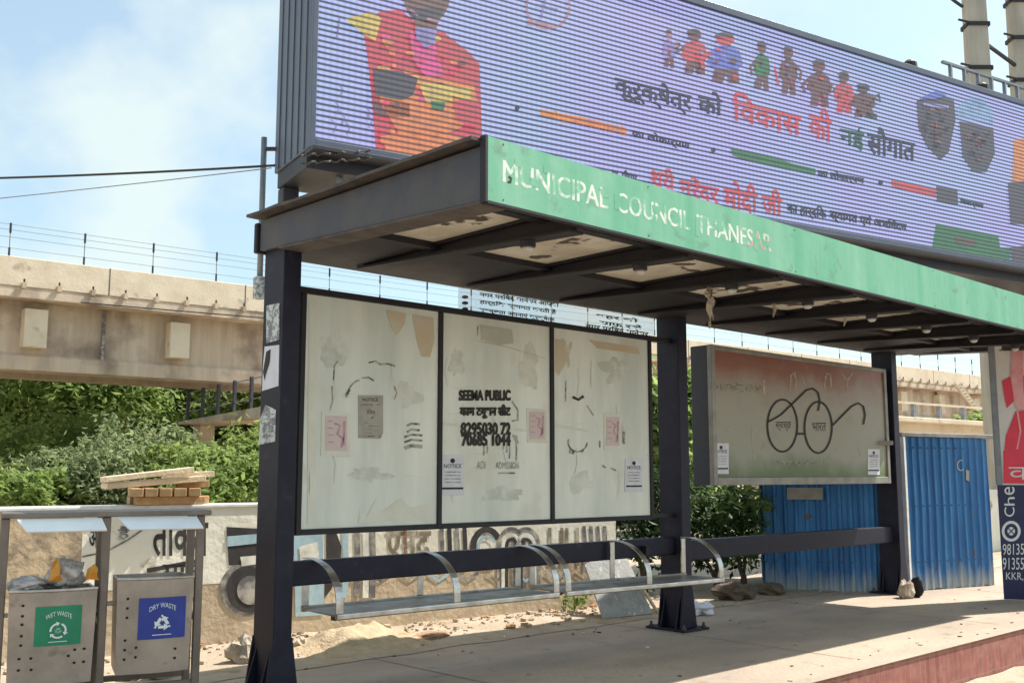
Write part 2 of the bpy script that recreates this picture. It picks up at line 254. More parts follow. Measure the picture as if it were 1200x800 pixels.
class MB:
    def __init__(s): s.v = []; s.f = []; s.m = []; s.slots = []
    def mi(s, name):
        if name not in s.slots: s.slots.append(name)
        return s.slots.index(name)
    def add(s, vs_, fs, mat):
        b = len(s.v); k = s.mi(mat); s.v += [Vector(v) for v in vs_]
        for f in fs: s.f.append(tuple(i + b for i in f)); s.m.append(k)
    def hexa(s, p, mat):           # p: bottom ring 4, top ring 4 (ccw seen from above)
        s.add(p, [(3, 2, 1, 0), (4, 5, 6, 7), (0, 1, 5, 4), (1, 2, 6, 5), (2, 3, 7, 6), (3, 0, 4, 7)], mat)
    def box(s, x0, x1, y0, y1, z0, z1, mat):
        s.hexa([(x0, y0, z0), (x1, y0, z0), (x1, y1, z0), (x0, y1, z0), (x0, y0, z1), (x1, y0, z1), (x1, y1, z1), (x0, y1, z1)], mat)
    def obox(s, c, ax, ay, az, mat):   # centre and three half-axis vectors
        c = Vector(c); ax = Vector(ax); ay = Vector(ay); az = Vector(az)
        s.hexa([c - ax - ay - az, c + ax - ay - az, c + ax + ay - az, c - ax + ay - az, c - ax - ay + az, c + ax - ay + az, c + ax + ay + az, c - ax + ay + az], mat)
    def bar(s, p, q, w, h, mat, up=(0, 0, 1)):
        p = Vector(p); q = Vector(q); d = (q - p); u = Vector(up)
        if abs(d.normalized().dot(u)) > 0.98: u = Vector((1, 0, 0))
        x = d.cross(u).normalized(); z = x.cross(d).normalized()
        s.obox((p + q) / 2, d / 2, x * w / 2, z * h / 2, mat)
    def tube(s, pts, r, mat, n=8, cap=True):
        pts = [Vector(p) for p in pts]; rings = []; rr = r if isinstance(r, (list, tuple)) else [r] * len(pts)
        ref = Vector((0.13, 0.31, 0.94))
        for i, p in enumerate(pts):
            d = (pts[min(i + 1, len(pts) - 1)] - pts[max(i - 1, 0)]).normalized()
            x = d.cross(ref if abs(d.dot(ref)) < 0.95 else Vector((1, 0, 0))).normalized(); y = d.cross(x)
            rings.append([p + (x * math.cos(2 * math.pi * k / n) + y * math.sin(2 * math.pi * k / n)) * rr[i] for k in range(n)])
        vs_ = [v for rg in rings for v in rg]; fs = []
        for i in range(len(pts) - 1):
            for k in range(n): fs.append((i * n + k, i * n + (k + 1) % n, (i + 1) * n + (k + 1) % n, (i + 1) * n + k))
        if cap: fs.append(tuple(range(n))[::-1]); fs.append(tuple((len(pts) - 1) * n + k for k in range(n)))
        s.add(vs_, fs, mat)
    def lathe(s, c, prof, mat, n=20, axis=(0, 0, 1)):
        a = Vector(axis).normalized(); x = a.cross(Vector((0.3, 0.9, 0.2))).normalized(); y = a.cross(x); c = Vector(c)
        vs_ = [c + a * h + (x * math.cos(2 * math.pi * k / n) + y * math.sin(2 * math.pi * k / n)) * r for r, h in prof for k in range(n)]
        fs = [(i * n + k, i * n + (k + 1) % n, (i + 1) * n + (k + 1) % n, (i + 1) * n + k) for i in range(len(prof) - 1) for k in range(n)]
        fs.append(tuple(range(n))[::-1]); fs.append(tuple((len(prof) - 1) * n + k for k in range(n))); s.add(vs_, fs, mat)
    def prism(s, pts, ext, mat):       # planar outline + extrusion vector
        n = len(pts); e = Vector(ext); pts = [Vector(p) for p in pts]
        s.add(pts + [p + e for p in pts], [tuple(range(n))[::-1], tuple(range(n, 2 * n))] + [(i, (i + 1) % n, n + (i + 1) % n, n + i) for i in range(n)], mat)
    def face(s, pts, mat): s.add(pts, [tuple(range(len(pts)))], mat)
    def text(s, body, fn, mat, bold=0.0):        # fn maps (0..1, 0..1) to a point
        v, f, a = text_geo(body, bold); s.add([fn(x, y) for x, y in v], f, mat)
    def stroke(s, pts, w, fn, mat, closed=False):   # flat ribbon through 2-D points, fn maps them to 3-D
        P = [Vector((p[0], p[1])) for p in pts]; n = len(P); L_, R_ = [], []
        for i in range(n):
            a = P[(i - 1) % n] if (closed or i) else P[i]; b = P[(i + 1) % n] if (closed or i < n - 1) else P[i]
            d = (b - a); d = d.normalized() if d.length else Vector((1, 0)); nn = Vector((-d.y, d.x)) * w / 2
            L_.append(P[i] + nn); R_.append(P[i] - nn)
        k = n if closed else n - 1
        s.add([fn(p.x, p.y) for p in L_ + R_], [(i, (i + 1) % n, n + (i + 1) % n, n + i) for i in range(k)], mat)
    def blob(s, pts2, fn, mat): s.face([fn(*p) for p in pts2], mat)
    def build(s, name, parent=None, loc=None, bevel=0.0, smooth=False, recalc=True, jitter=0.0):
        if parent is not None: inv = root_matrix(parent).inverted()
        elif loc is not None: inv = Matrix.Translation(loc).inverted()
        else: inv = Matrix.Identity(4)
        me = bpy.data.meshes.new(name); me.from_pydata([inv @ v for v in s.v], [], s.f)
        for nm in s.slots: me.materials.append(MATS[nm])
        me.polygons.foreach_set('material_index', s.m)
        if recalc:
            bm = bmesh.new(); bm.from_mesh(me); bmesh.ops.recalc_face_normals(bm, faces=bm.faces); bm.to_mesh(me); bm.free()
        if smooth: me.polygons.foreach_set('use_smooth', [True] * len(me.polygons))
        me.update()
        o = bpy.data.objects.new(name, me); COL.objects.link(o)
        if parent is not None: o.parent = parent
        elif loc is not None: o.location = loc
        if bevel:
            b = o.modifiers.new('bevel', 'BEVEL'); b.width = bevel; b.segments = 2; b.limit_method = 'ANGLE'; b.angle_limit = R(40)
        return o

def tag(o, label=None, cat=None, group=None, kind=None):
    if label: o['label'] = label
    if cat: o['category'] = cat
    if group: o['group'] = group
    if kind: o['kind'] = kind
    return o
def thing(name, label, cat, loc=(0, 0, 0), rotz=0.0, group=None):
    o = bpy.data.objects.new(name, None); COL.objects.link(o); o.empty_display_size = 0.2
    o.location = loc; o.rotation_euler = (0, 0, rotz); return tag(o, label, cat, group)
def copy_tree(o, parent=None):
    c = o.copy(); COL.objects.link(c)
    if parent is not None: c.parent = parent
    for ch in list(o.children): copy_tree(ch, c)
    return c
def one(mb, name, label, cat, loc, group=None, **kw):
    return tag(mb.build(name, loc=loc, **kw), label, cat, group)
def arc(cx, cy, rx, ry, a0, a1, n=24): return [(cx + rx * math.cos(R(a0 + (a1 - a0) * i / n)), cy + ry * math.sin(R(a0 + (a1 - a0) * i / n))) for i in range(n + 1)]
def quad_fn(x0, x1, yt, yb, pl, yt2=None, yb2=None):
    """text box given as photograph rectangle (left top/bottom, right top/bottom) on a real plane pl(px,py)."""
    yt2 = yt if yt2 is None else yt2; yb2 = yb if yb2 is None else yb2
    A, B, C_, D = pl(x0, yb), pl(x1, yb2), pl(x0, yt), pl(x1, yt2)
    return lambda u, v: (A * (1 - u) + B * u) * (1 - v) + (C_ * (1 - u) + D * u) * v

# ================================================================== SETTING
# ground behind the kerb, road in front of it
KY = 3.55
mb = MB(); mb.box(-400, 900, KY + 0.30, 1400, -0.5, -0.02, 'dirt'); tag(mb.build('ground'), kind='structure')
mb = MB(); mb.box(-400, 900, -600, KY - 0.02, -0.6, -0.32, 'asphalt'); tag(mb.build('road'), kind='structure')
# pavement slab with slightly worn surface
def sheet(name, x0, x1, y0f, y1f, nx, ny, zf, mat, kind='structure'):
    vs_, fs = [], []
    for i in range(nx + 1):
        x = x0 + (x1 - x0) * i / nx; a, b = y0f(x), y1f(x)
        for j in range(ny + 1):
            y = a + (b - a) * j / ny; vs_.append((x, y, zf(x, y, j / ny)))
    for i in range(nx):
        for j in range(ny):
            k = i * (ny + 1) + j; fs.append((k, k + ny + 1, k + ny + 2, k + 1))
    m = MB(); m.add(vs_, fs, mat); o = m.build(name, smooth=True); return tag(o, kind=kind)
from mathutils import noise as NZ
nz = lambda x, y, s=1.0, o=0.0: NZ.fractal(Vector((x * s + o, y * s, o)), 1.0, 2.0, 4)
mb = MB(); mb.box(-6, 60, KY + 0.22, 6.35, -0.4, 0.0, 'pavement'); tag(mb.build('pavement', bevel=0.01), kind='structure')
# sandy earth between pavement and wall, heaped up against the wall
def ez(x, y, t): return 0.004 + max(0, nz(x, y, 1.3) * 0.03 + 0.018) * min(1, t * 4) + 0.10 * max(0, t - 0.55) ** 1.5 * (0.7 + nz(x, y, 0.8, 5))
sheet('earth', -6, 26, lambda x: 6.18 + 0.10 * nz(x, 0, 1.1, 3), lambda x: 9.5, 420, 60, ez, 'dirt')
# brick kerb
mb = MB(); mb.box(-6, 60, KY, KY + 0.22, -0.45, 0.022, 'kerb_brick'); mb.box(-6, 60, KY - 0.012, KY + 0.225, 0.023, 0.03, 'pavement'); tag(mb.build('kerb', bevel=0.006), kind='structure')
mb = MB()
def fz(x, y, t): return -0.318 + 0.07 * t ** 2.2 * (0.8 + 0.6 * nz(x, y, 2.0, 2))
sheet('road_dust', 2, 40, lambda x: KY - 0.75, lambda x: KY - 0.005, 160, 10, fz, 'dirt')

# ================================================================== BUS SHELTER
SH = thing('bus_shelter', 'dark steel bus shelter with green MUNICIPAL COUNCIL fascia over the pavement', 'bus shelter', (7.14, 5.62, 0))
XL, XR = 3.15, 11.5
PX = (3.25, 7.14, 10.99)
for i, x in enumerate(PX):
    m = MB(); w = 0.062; y0, y1 = 5.50, 5.74
    m.box(x - w, x + w, y0, y1, 0.02, 2.70, 'dark_steel')
    o = m.build('post', SH, bevel=0.006)
    for yy in (y0 - 0.004, y1 - 0.012):      # flared foot
        m = MB(); m.prism([(x - w - 0.05, yy, 0.021), (x + w + 0.05, yy, 0.021), (x + w + 0.003, yy, 0.34), (x - w - 0.003, yy, 0.34)], (0, 0.016, 0), 'dark_steel'); m.build('gusset', o, bevel=0.002)
    for sx_ in (-1, 1):
        for yy in (y0 + 0.03, y1 - 0.05):
            m = MB(); m.prism([(x + sx_ * (w + 0.002), yy, 0.021), (x + sx_ * (w + 0.075), yy, 0.021), (x + sx_ * (w + 0.002), yy, 0.27)], (0, 0.014, 0), 'dark_steel'); m.build('gusset', o, bevel=0.002)
    m = MB(); m.box(x - 0.17, x + 0.17, y0 - 0.09, y1 + 0.09, 0.002, 0.02, 'dark_steel'); bpz = m.build('base_plate', o, bevel=0.004)
    for sx_ in (-1, 1):
        for yy in (y0 - 0.055, y1 + 0.055):
            m = MB(); m.lathe((x + sx_ * 0.135, yy, 0.021), [(0.02, 0), (0.02, 0.014), (0.011, 0.015), (0.011, 0.04)], 'rust_edge', 8); m.build('bolt', o)
# main roof members
def zb(y): return 2.60 + (y - 3.58) * (2.70 - 2.60) / (5.74 - 3.58)      # bottom of the end beams
def zt(y): return 2.878 + (y - 3.58) * 0.010
def ibeam(m, x0, x1, ya, yb_, zbot, ztop, mat, fl=0.014):
    xm = (x0 + x1) / 2
    for (z0, z1, a, b) in ((None, None, xm - 0.006, xm + 0.006),):
        m.hexa([(a, ya, zbot(ya) + fl), (b, ya, zbot(ya) + fl), (b, yb_, zbot(yb_) + fl), (a, yb_, zbot(yb_) + fl), (a, ya, ztop(ya) - fl), (b, ya, ztop(ya) - fl), (b, yb_, ztop(yb_) - fl), (a, yb_, ztop(yb_) - fl)], mat)
    for f in (zbot, lambda y: ztop(y) - fl):
        m.hexa([(x0, ya, f(ya)), (x1, ya, f(ya)), (x1, yb_, f(yb_)), (x0, yb_, f(yb_)), (x0, ya, f(ya) + fl), (x1, ya, f(ya) + fl), (x1, yb_, f(yb_) + fl), (x0, yb_, f(yb_) + fl)], mat)
for xa, xb in ((XL, XL + 0.15), (XR - 0.15, XR)):
    m = MB()
    # boxed side beam: closed outer cheek and bottom flange
    m.hexa([(xa, 3.604, zb(3.6)), (xb, 3.604, zb(3.6)), (xb, 5.742, zb(5.74) + 0.003), (xa, 5.742, zb(5.74) + 0.003), (xa, 3.604, zt(3.6)), (xb, 3.604, zt(3.6)), (xb, 5.742, zt(5.74)), (xa, 5.742, zt(5.74))], 'roof_steel')
    o = m.build('side_beam', SH, bevel=0.006)
    m = MB()
    a, b = xa - 0.012, xb + 0.012
    m.hexa([(a, 3.604, zb(3.6) - 0.014), (b, 3.604, zb(3.6) - 0.014), (b, 5.49, zb(5.49) - 0.014), (a, 5.49, zb(5.49) - 0.014), (a, 3.604, zb(3.6) - 0.002), (b, 3.604, zb(3.6) - 0.002), (b, 5.49, zb(5.49) - 0.002), (a, 5.49, zb(5.49) - 0.002)], 'rust_edge')
    m.build('flange', o)
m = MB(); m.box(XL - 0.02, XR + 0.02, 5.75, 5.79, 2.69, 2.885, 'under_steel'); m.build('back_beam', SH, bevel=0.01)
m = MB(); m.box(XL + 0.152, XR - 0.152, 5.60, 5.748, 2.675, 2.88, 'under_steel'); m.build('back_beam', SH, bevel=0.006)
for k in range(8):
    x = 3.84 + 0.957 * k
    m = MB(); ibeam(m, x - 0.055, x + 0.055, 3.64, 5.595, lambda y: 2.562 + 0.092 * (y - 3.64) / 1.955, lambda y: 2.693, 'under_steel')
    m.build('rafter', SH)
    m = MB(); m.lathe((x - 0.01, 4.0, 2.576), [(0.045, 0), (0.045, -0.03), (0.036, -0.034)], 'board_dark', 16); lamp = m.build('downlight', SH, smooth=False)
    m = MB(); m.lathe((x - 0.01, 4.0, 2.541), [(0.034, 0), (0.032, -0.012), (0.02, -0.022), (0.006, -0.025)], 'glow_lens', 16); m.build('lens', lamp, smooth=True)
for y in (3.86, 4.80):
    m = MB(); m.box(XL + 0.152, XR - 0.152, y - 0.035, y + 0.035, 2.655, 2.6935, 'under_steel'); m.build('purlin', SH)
m = MB()
random.seed(3)
for k in range(9):
    xa = XL + 0.155 if k == 0 else 3.84 + 0.957 * (k - 1) + 0.06; xb = 3.84 + 0.957 * k - 0.06 if k < 8 else XR - 0.155
    m.box(xa, xb, 3.615, 5.59, 2.695, 2.703, 'ceiling_sheet')
m.build('ceiling', SH)
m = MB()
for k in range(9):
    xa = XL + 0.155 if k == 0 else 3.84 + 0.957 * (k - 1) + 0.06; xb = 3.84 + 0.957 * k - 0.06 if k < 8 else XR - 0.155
    m.box(xa, xb, 4.84, 5.592, 2.672, 2.684, 'under_steel')  # near-black sheet makes the rear part of each ceiling bay dark
m.build('rear_dark_sheet', SH)
# roof sheet: thin metal with a worn lip, slightly wavy at the near end
vs_, fs = [], []
NX, NY = 90, 12
for i in range(NX + 1):
    for j in range(NY + 1):
        x = XL - 0.07 + (XR - XL + 0.14) * i / NX; y = 3.606 + (5.80 - 3.606) * j / NY
        vs_.append((x, y, 2.893 + (y - 3.5) * 0.010 + 0.006 * nz(x, y, 2.2) * (j > 0) + (0.018 * nz(0, y, 3, 9) if i == 0 else 0)))
for i in range(NX):
    for j in range(NY):
        k = i * (NY + 1) + j; fs.append((k, k + NY + 1, k + NY + 2, k + 1))
m = MB(); m.add(vs_, fs, 'rust_edge'); o = m.build('roof_sheet', SH); md = o.modifiers.new('solid', 'SOLIDIFY'); md.thickness = 0.018; md.offset = 1
# fascia with lettering
PF = lambda dz: (lambda px, py: on_y(px, py, 3.566 - dz))
m = MB(); m.box(XL, XR + 0.02, 3.566, 3.602, 2.598, 2.915, 'green_paint')
m.box(XL - 0.016, XL - 0.001, 3.562, 3.604, 2.59, 2.918, 'under_steel'); m.box(XL, XR + 0.02, 3.563, 3.603, 2.584, 2.596, 'under_steel')
pl = PF(0.004)
def wordbox(x0, x1, z0, z1): return lambda u, v: Vector((x0 + (x1 - x0) * u, 3.5648, z0 + (z1 - z0) * v))
def FX(px): return on_y(px, 250, 3.566).x
for wd_, pa, pb in (('MUNICIPAL', 589, 712), ('COUNCIL', 722, 808), ('THANESAR', 816, 902)): [m.text(wd_, (lambda dx, dy: (lambda u, v: Vector((FX(pa) + (FX(pb) - FX(pa)) * u + dx, 3.5657 - dy, 2.706 + .11 * v + dx * .4))))(dx, dy), 'worn_white') for dx, dy in ((0, 0), (.006, .0001), (.003, .0002))]
fw_ = lambda px, py: on_y(px, py, 3.5652)
for pts in ([(603, 186), (612, 188), (611, 197), (604, 195)], [(622, 208), (634, 212), (633, 221), (621, 217)], [(637, 194), (643, 196), (642, 204), (637, 202)], [(702, 220), (714, 224), (714, 232), (706, 231)], [(720, 226), (727, 228), (726, 247), (720, 245)], [(764, 240), (776, 243), (772, 252), (765, 249)], [(786, 247), (789, 248), (789, 254), (786, 253)], [(815, 254), (821, 255), (820, 278), (815, 276)], [(836, 262), (848, 266), (846, 272), (837, 269)], [(884, 278), (891, 280), (888, 294), (884, 292)], [(895, 282), (904, 284), (903, 290), (896, 288)]): m.blob(pts, fw_, 'green_paint')
for px in (590, 760, 930, 1090):
    for zz_ in (2.618, 2.896): m.lathe((FX(px), 3.566, zz_), [(0.005, 0), (0.004, .002), (0.001, .003)], 'rust_edge', 8, (0, -1, 0))
m.stroke([(596, 207), (599, 209), (598, 214), (595, 213)], 3, fw_, 'ink')
m.build('fascia', SH)
# rails behind the benches
m = MB(); m.box(PX[0] + 0.065, PX[1] - 0.065, 5.58, 5.64, 0.625, 0.775, 'dark_steel'); m.build('back_rail', SH, bevel=0.01)
m = MB(); m.box(PX[1] + 0.065, PX[2] - 0.065, 5.57, 5.66, 0.56, 0.735, 'dark_steel'); m.build('back_rail', SH, bevel=0.012)
# display frame with three sheets
fx0, fx1, fz0, fz1 = 3.385, 6.79, 0.93, 2.44
m = MB(); fw = 0.018
def px_x(px): return on_y(px, 500, 5.60).x
M1, M2 = px_x(514), px_x(645.5)
for x in (fx0, M1, M2, fx1): m.box(x - fw, x + fw, 5.575, 5.625, fz0, fz1 - 0.002, 'under_steel')
m.box(PX[0] + 0.065, PX[1] - 0.065, 5.57, 5.63, fz1, fz1 + 0.04, 'under_steel')
for a, b in ((fx0, M1), (M1, M2), (M2, fx1)): m.box(a + fw + .001, b - fw - .001, 5.577, 5.623, fz0, fz0 + 0.035, 'under_steel')
m.box(fx1 + fw + .001, PX[1] - 0.065, 5.58, 5.62, fz0 + 0.01, fz0 + 0.04, 'under_steel')
FR = m.build('display_frame', SH, bevel=0.003)
SP = lambda px, py, d=0.0: on_y(px, py, 5.592 - d)         # on the front of the sheets
sheets = []
for n, (a, b) in enumerate(((fx0, M1), (M1, M2), (M2, fx1))):
    m = MB(); m.box(a + fw + 0.001, b - fw - 0.001, 5.592, 5.604, fz0 + 0.036, fz1 - 0.001, 'panel_sheet'); sheets.append(m)
d1 = 0.003
pp = lambda px, py: SP(px, py, d1)
pq = lambda px, py: SP(px, py, d1 * 2)
# sheet 1: rubbed away drawings, stains
m = sheets[0]
m.blob([(452, 363), (476, 367), (474, 380), (465, 393), (459, 384)], pp, 'panel_stain')
m.blob([(483, 368), (508, 372), (509, 400), (504, 418), (494, 418), (488, 396)], pp, 'panel_stain')
m.blob([(362, 352), (372, 353), (370, 612), (360, 613)], pp, 'panel_pale')
m.blob([(420, 612), (422, 598), (430, 605), (440, 585), (447, 600), (470, 583), (480, 595), (505, 588), (506, 609)], pp, 'panel_pale')
def sk(m, pts, w=0.010, mat='faded_ink', pl=pp): m.stroke(pts, 1.0 * w * 180, lambda x, y: pl(x, y), mat)
sk(m, [(432, 425), (440, 423), (446, 427), (454, 426), (463, 429)]); sk(m, arc(428, 462, 20, 18, 180, 250, 8)); sk(m, [(424, 443), (432, 442), (438, 446)])
sk(m, [(462, 452), (465, 460), (462, 468)]); sk(m, [(396, 423), (392, 428), (391, 445)], 0.007); sk(m, [(389, 452), (390, 470), (387, 480)], 0.008); sk(m, arc(418, 464, 12, 10, 170, 230, 6), 0.014)
for k, y in enumerate((496, 503, 509, 515, 522)): sk(m, [(474 + (3 if k < 2 else 0), y + 3), (482, y), (492 + (k > 1) * 3, y + 1)], 0.014 if k < 4 else 0.024)
# sheet 2: stencilled advert
m = sheets[1]
rows = [("SEEMA PUBLIC", 538, 598, 457, 469), ("काम टयूशन सीट", 539, 598, 474, 490), ("8295030 72", 540, 598, 495, 509), ("70685 1044", 541, 598, 508, 522)]
for i, (s_, a, b, y0, y1) in enumerate(rows):
    for q, (dx, dy) in enumerate(((0, 0), (.8, .3), (-.5, .5), (.3, -.6))):
        f_ = (lambda d_: (lambda px, py: SP(px, py, d_)))(0.0025 + .0006 * q); m.text(s_, quad_fn(a + dx, b + dx, y0 + dy, y1 + dy, f_), 'ink', 0.02)
for x, y0, y1 in ((567, 520, 533), (571, 520, 531), (590, 517, 526), (594, 500, 530), (597, 521, 537), (605, 515, 540)): sk(m, [(x, y0), (x + .5, (y0 + y1) / 2), (x, y1)], 0.008, 'faded_ink')
m.blob([(600, 509), (606, 510), (608, 520), (603, 516)], pp, 'faded_ink')
m.text("ADI", quad_fn(559, 569, 540, 549, pp), 'faded_ink'); m.text("ADMISSION", quad_fn(581, 608, 541, 549, pp), 'faded_ink'); sk(m, [(584, 554), (604, 554)], 0.010)
sk(m, [(600, 470), (607, 480), (607, 492), (600, 493)], 0.010); sk(m, [(560, 393), (560, 382)], 0.006); sk(m, [(560, 400), (585, 404), (640, 420)], 0.004, 'panel_stain')
m.blob([(562, 380), (600, 386), (602, 402), (585, 404), (565, 397)], pp, 'panel_dirt')
m.blob([(519, 495), (540, 497), (600, 502), (640, 505), (640, 507), (519, 498)], pp, 'panel_pale')
# sheet 3
m = sheets[2]
m.blob([(651, 397), (662, 398), (663, 425), (655, 440), (651, 436)], pp, 'panel_stain'); m.blob([(690, 398), (748, 407), (750, 415), (700, 408)], pp, 'panel_stain')
sk(m, [(663, 446), (663, 470)], 0.008); sk(m, [(671, 465), (678, 468), (684, 464)], 0.018, 'ink'); sk(m, arc(677, 518, 11, 11, 0, 200, 12), 0.010); sk(m, [(667, 528), (673, 530)], 0.026); sk(m, [(681, 529), (684, 527)], 0.018)
sk(m, [(688, 475), (696, 487)], 0.006); sk(m, [(703, 516), (703, 524)], 0.008); sk(m, [(706, 545), (710, 548)], 0.012); sk(m, [(716, 548), (722, 551)], 0.010); sk(m, [(731, 505), (731, 520)], 0.018)
m.blob([(651, 497), (672, 500), (690, 504), (690, 506), (651, 500)], pp, 'panel_pale')
rp_ = random.Random(31)
def torn(m, x, y, w_, h_, mat, pl):
    k = 40; sd = rp_.uniform(0, 50); P = []
    for i in range(k):
        a_ = 6.283 * i / k; q = .75 + .55 * NZ.fractal(Vector((math.cos(a_) * 1.3 + sd, math.sin(a_) * 1.3, sd)), 1.0, 2.0, 5)
        P.append((x + w_ * .5 * math.cos(a_) * q, y + h_ * .5 * math.sin(a_) * q))
    m.blob(P, pl, mat)
M('residue_pale', (0.74, 0.73, 0.63), (0.62, 0.64, 0.56), 7, 0.5, lo=0.42, hi=0.6)
M('residue_dirt', (0.55, 0.565, 0.49), (0.70, 0.71, 0.625), 6, 0.5, lo=0.44, hi=0.6)
M('residue_tan', (0.62, 0.54, 0.40), (0.73, 0.70, 0.60), 8, 0.5, lo=0.44, hi=0.6)
spots = ((0, [(390, 405, 40, 60, 'residue_dirt'), (478, 462, 34, 40, 'residue_pale'), (430, 556, 60, 26, 'residue_dirt')]), (1, [(535, 425, 22, 50, 'residue_dirt'), (618, 430, 30, 50, 'residue_pale'), (590, 578, 60, 20, 'residue_dirt'), (575, 395, 30, 22, 'residue_tan')]), (2, [(664, 412, 18, 36, 'residue_tan'), (722, 432, 40, 36, 'residue_dirt'), (680, 565, 36, 26, 'residue_pale'), (722, 508, 30, 40, 'residue_dirt')]))
for k_, lst in spots:
    for q, (x, y, w_, h_, mt) in enumerate(lst): torn(sheets[k_], x, y, w_, h_, mt, lambda px, py: SP(px, py, 0.0012))
    x0, x1 = ((360, 508), (519, 640), (651, 750))[k_]
    for _ in range(5):
        x = rp_.uniform(x0, x1); y = rp_.uniform(400, 560); sheets[k_].stroke([(x, y), (x + rp_.uniform(-3, 3), y + rp_.uniform(10, 20)), (x + rp_.uniform(-2, 2), y + rp_.uniform(24, 34))], rp_.uniform(.4, .8), pp, 'residue_dirt')
    for _ in range(5):
        x = rp_.uniform(x0 + 6, x1 - 30); y = rp_.uniform(440, 560); sheets[k_].stroke([(x, y), (x + rp_.uniform(12, 26), y + rp_.uniform(-2, 3))], .6, pp, 'residue_pale')
for m in sheets: m.build('display_sheet', FR, recalc=True)

# ---- papers pasted on the sheets: each its own thing
def paper(name, label, px4, mat, draw=None, group=None, Y=5.592, thick=0.0045, cat='notice'):
    m = MB(); pts = [on_y(x, y, Y - thick) for x, y in px4]; m.prism(pts, (0, thick - 0.0006, 0), mat)
    if draw: draw(m, lambda x, y: on_y(x, y, Y - thick - 0.0025))
    c = sum(pts, Vector()) / len(pts); return one(m, name, label, cat, (c.x, Y, min(p.z for p in pts)), group)
def note_draw(x0, x1, y0, y1):
    def d(m, pl):
        cx = (x0 + x1) / 2; w = x1 - x0; h = y1 - y0
        m.blob(arc(cx, y0 + h * .14, w * .10, h * .06, 0, 345, 10), pl, 'ink'); m.text('NOTICE', quad_fn(x0 + w * .12, x1 - w * .12, y0 + h * .22, y0 + h * .32, pl), 'ink')
        for k in range(4): m.stroke([(x0 + w * .15, y0 + h * (.42 + .085 * k)), (x1 - w * .15, y0 + h * (.42 + .085 * k))], h * .018, pl, 'faded_ink')
        m.stroke([(x0 + w * .04, y0 + h * .83), (x1 - w * .04, y0 + h * .825)], h * .05, pl, 'ink')
    return d
paper('paper_notice', 'white paper notice at the lower left corner of the middle display sheet', [(517, 533), (544, 533), (544, 580), (516, 580)], 'paper_white', note_draw(517, 544, 533, 580), 'white notices pasted up in the shelter')
paper('paper_notice', 'white paper notice at the lower right corner of the third display sheet', [(733, 537), (753, 537), (753, 576), (732, 576)], 'paper_white', note_draw(733, 753, 537, 576), 'white notices pasted up in the shelter')
def pink_draw(x0, x1, y0, y1):
    def d(m, pl):
        w = x1 - x0; h = y1 - y0
        m.blob([(x0 + w * .14, y0 + h * .08), (x1 - w * .1, y0 + h * .08), (x1 - w * .1, y1 - h * .12), (x0 + w * .14, y1 - h * .12)], pl, 'paper_pink')
        pl2 = lambda x, y: pl(x, y) + Vector((0, -0.002, 0))
        m.stroke([(x0 + w * .45, y0 + h * .25), (x0 + w * .65, y0 + h * .30), (x0 + w * .55, y0 + h * .5), (x0 + w * .75, y0 + h * .6), (x0 + w * .7, y0 + h * .8)], w * .08, pl2, 'pink_ink')
        m.stroke([(x0 + w * .8, y0 + h * .2), (x0 + w * .78, y0 + h * .75)], w * .08, pl2, 'pink_ink')
        for k in range(4): m.stroke([(x0 + w * .2, y0 + h * (.2 + .16 * k)), (x0 + w * .42, y0 + h * (.2 + .16 * k))], h * .02, pl2, 'pink_ink')
    return d
paper('handbill', 'pale pink handbill low on the left of the first display sheet', [(377, 482), (410, 484), (410, 534), (376, 534)], 'panel_pale', pink_draw(377, 410, 483, 534), 'faded pink handbills on the display sheets', cat='handbill')
paper('handbill', 'pink handbill at the right edge of the middle display sheet', [(617, 478), (641, 480), (641, 519), (618, 518)], 'panel_pale', pink_draw(617, 641, 479, 519), 'faded pink handbills on the display sheets', cat='handbill')
paper('handbill', 'small torn pink handbill on the third display sheet', [(708, 484), (728, 485), (728, 527), (708, 527)], 'panel_pale', pink_draw(708, 728, 485, 527), 'faded pink handbills on the display sheets', cat='handbill')
def grey_draw(m, pl):
    m.text('NOTICE', quad_fn(425, 443, 466, 470, pl), 'ink'); m.blob(arc(435, 484, 5, 6.5, 0, 345, 14), pl, 'faded_ink')
    m.stroke([(421, 474), (448, 474)], .8, pl, 'faded_ink'); m.stroke([(421, 511), (446, 511)], 1.4, pl, 'faded_ink')
    for y in (495, 499, 503, 507): m.stroke([(424, y), (444, y)], .6, pl, 'faded_ink')
paper('paper_notice', 'grey printed leaflet with dark oval in the centre of the first display sheet', [(420, 463), (449, 463), (449, 507), (446, 514), (420, 513)], 'paper_grey', grey_draw, cat='leaflet')
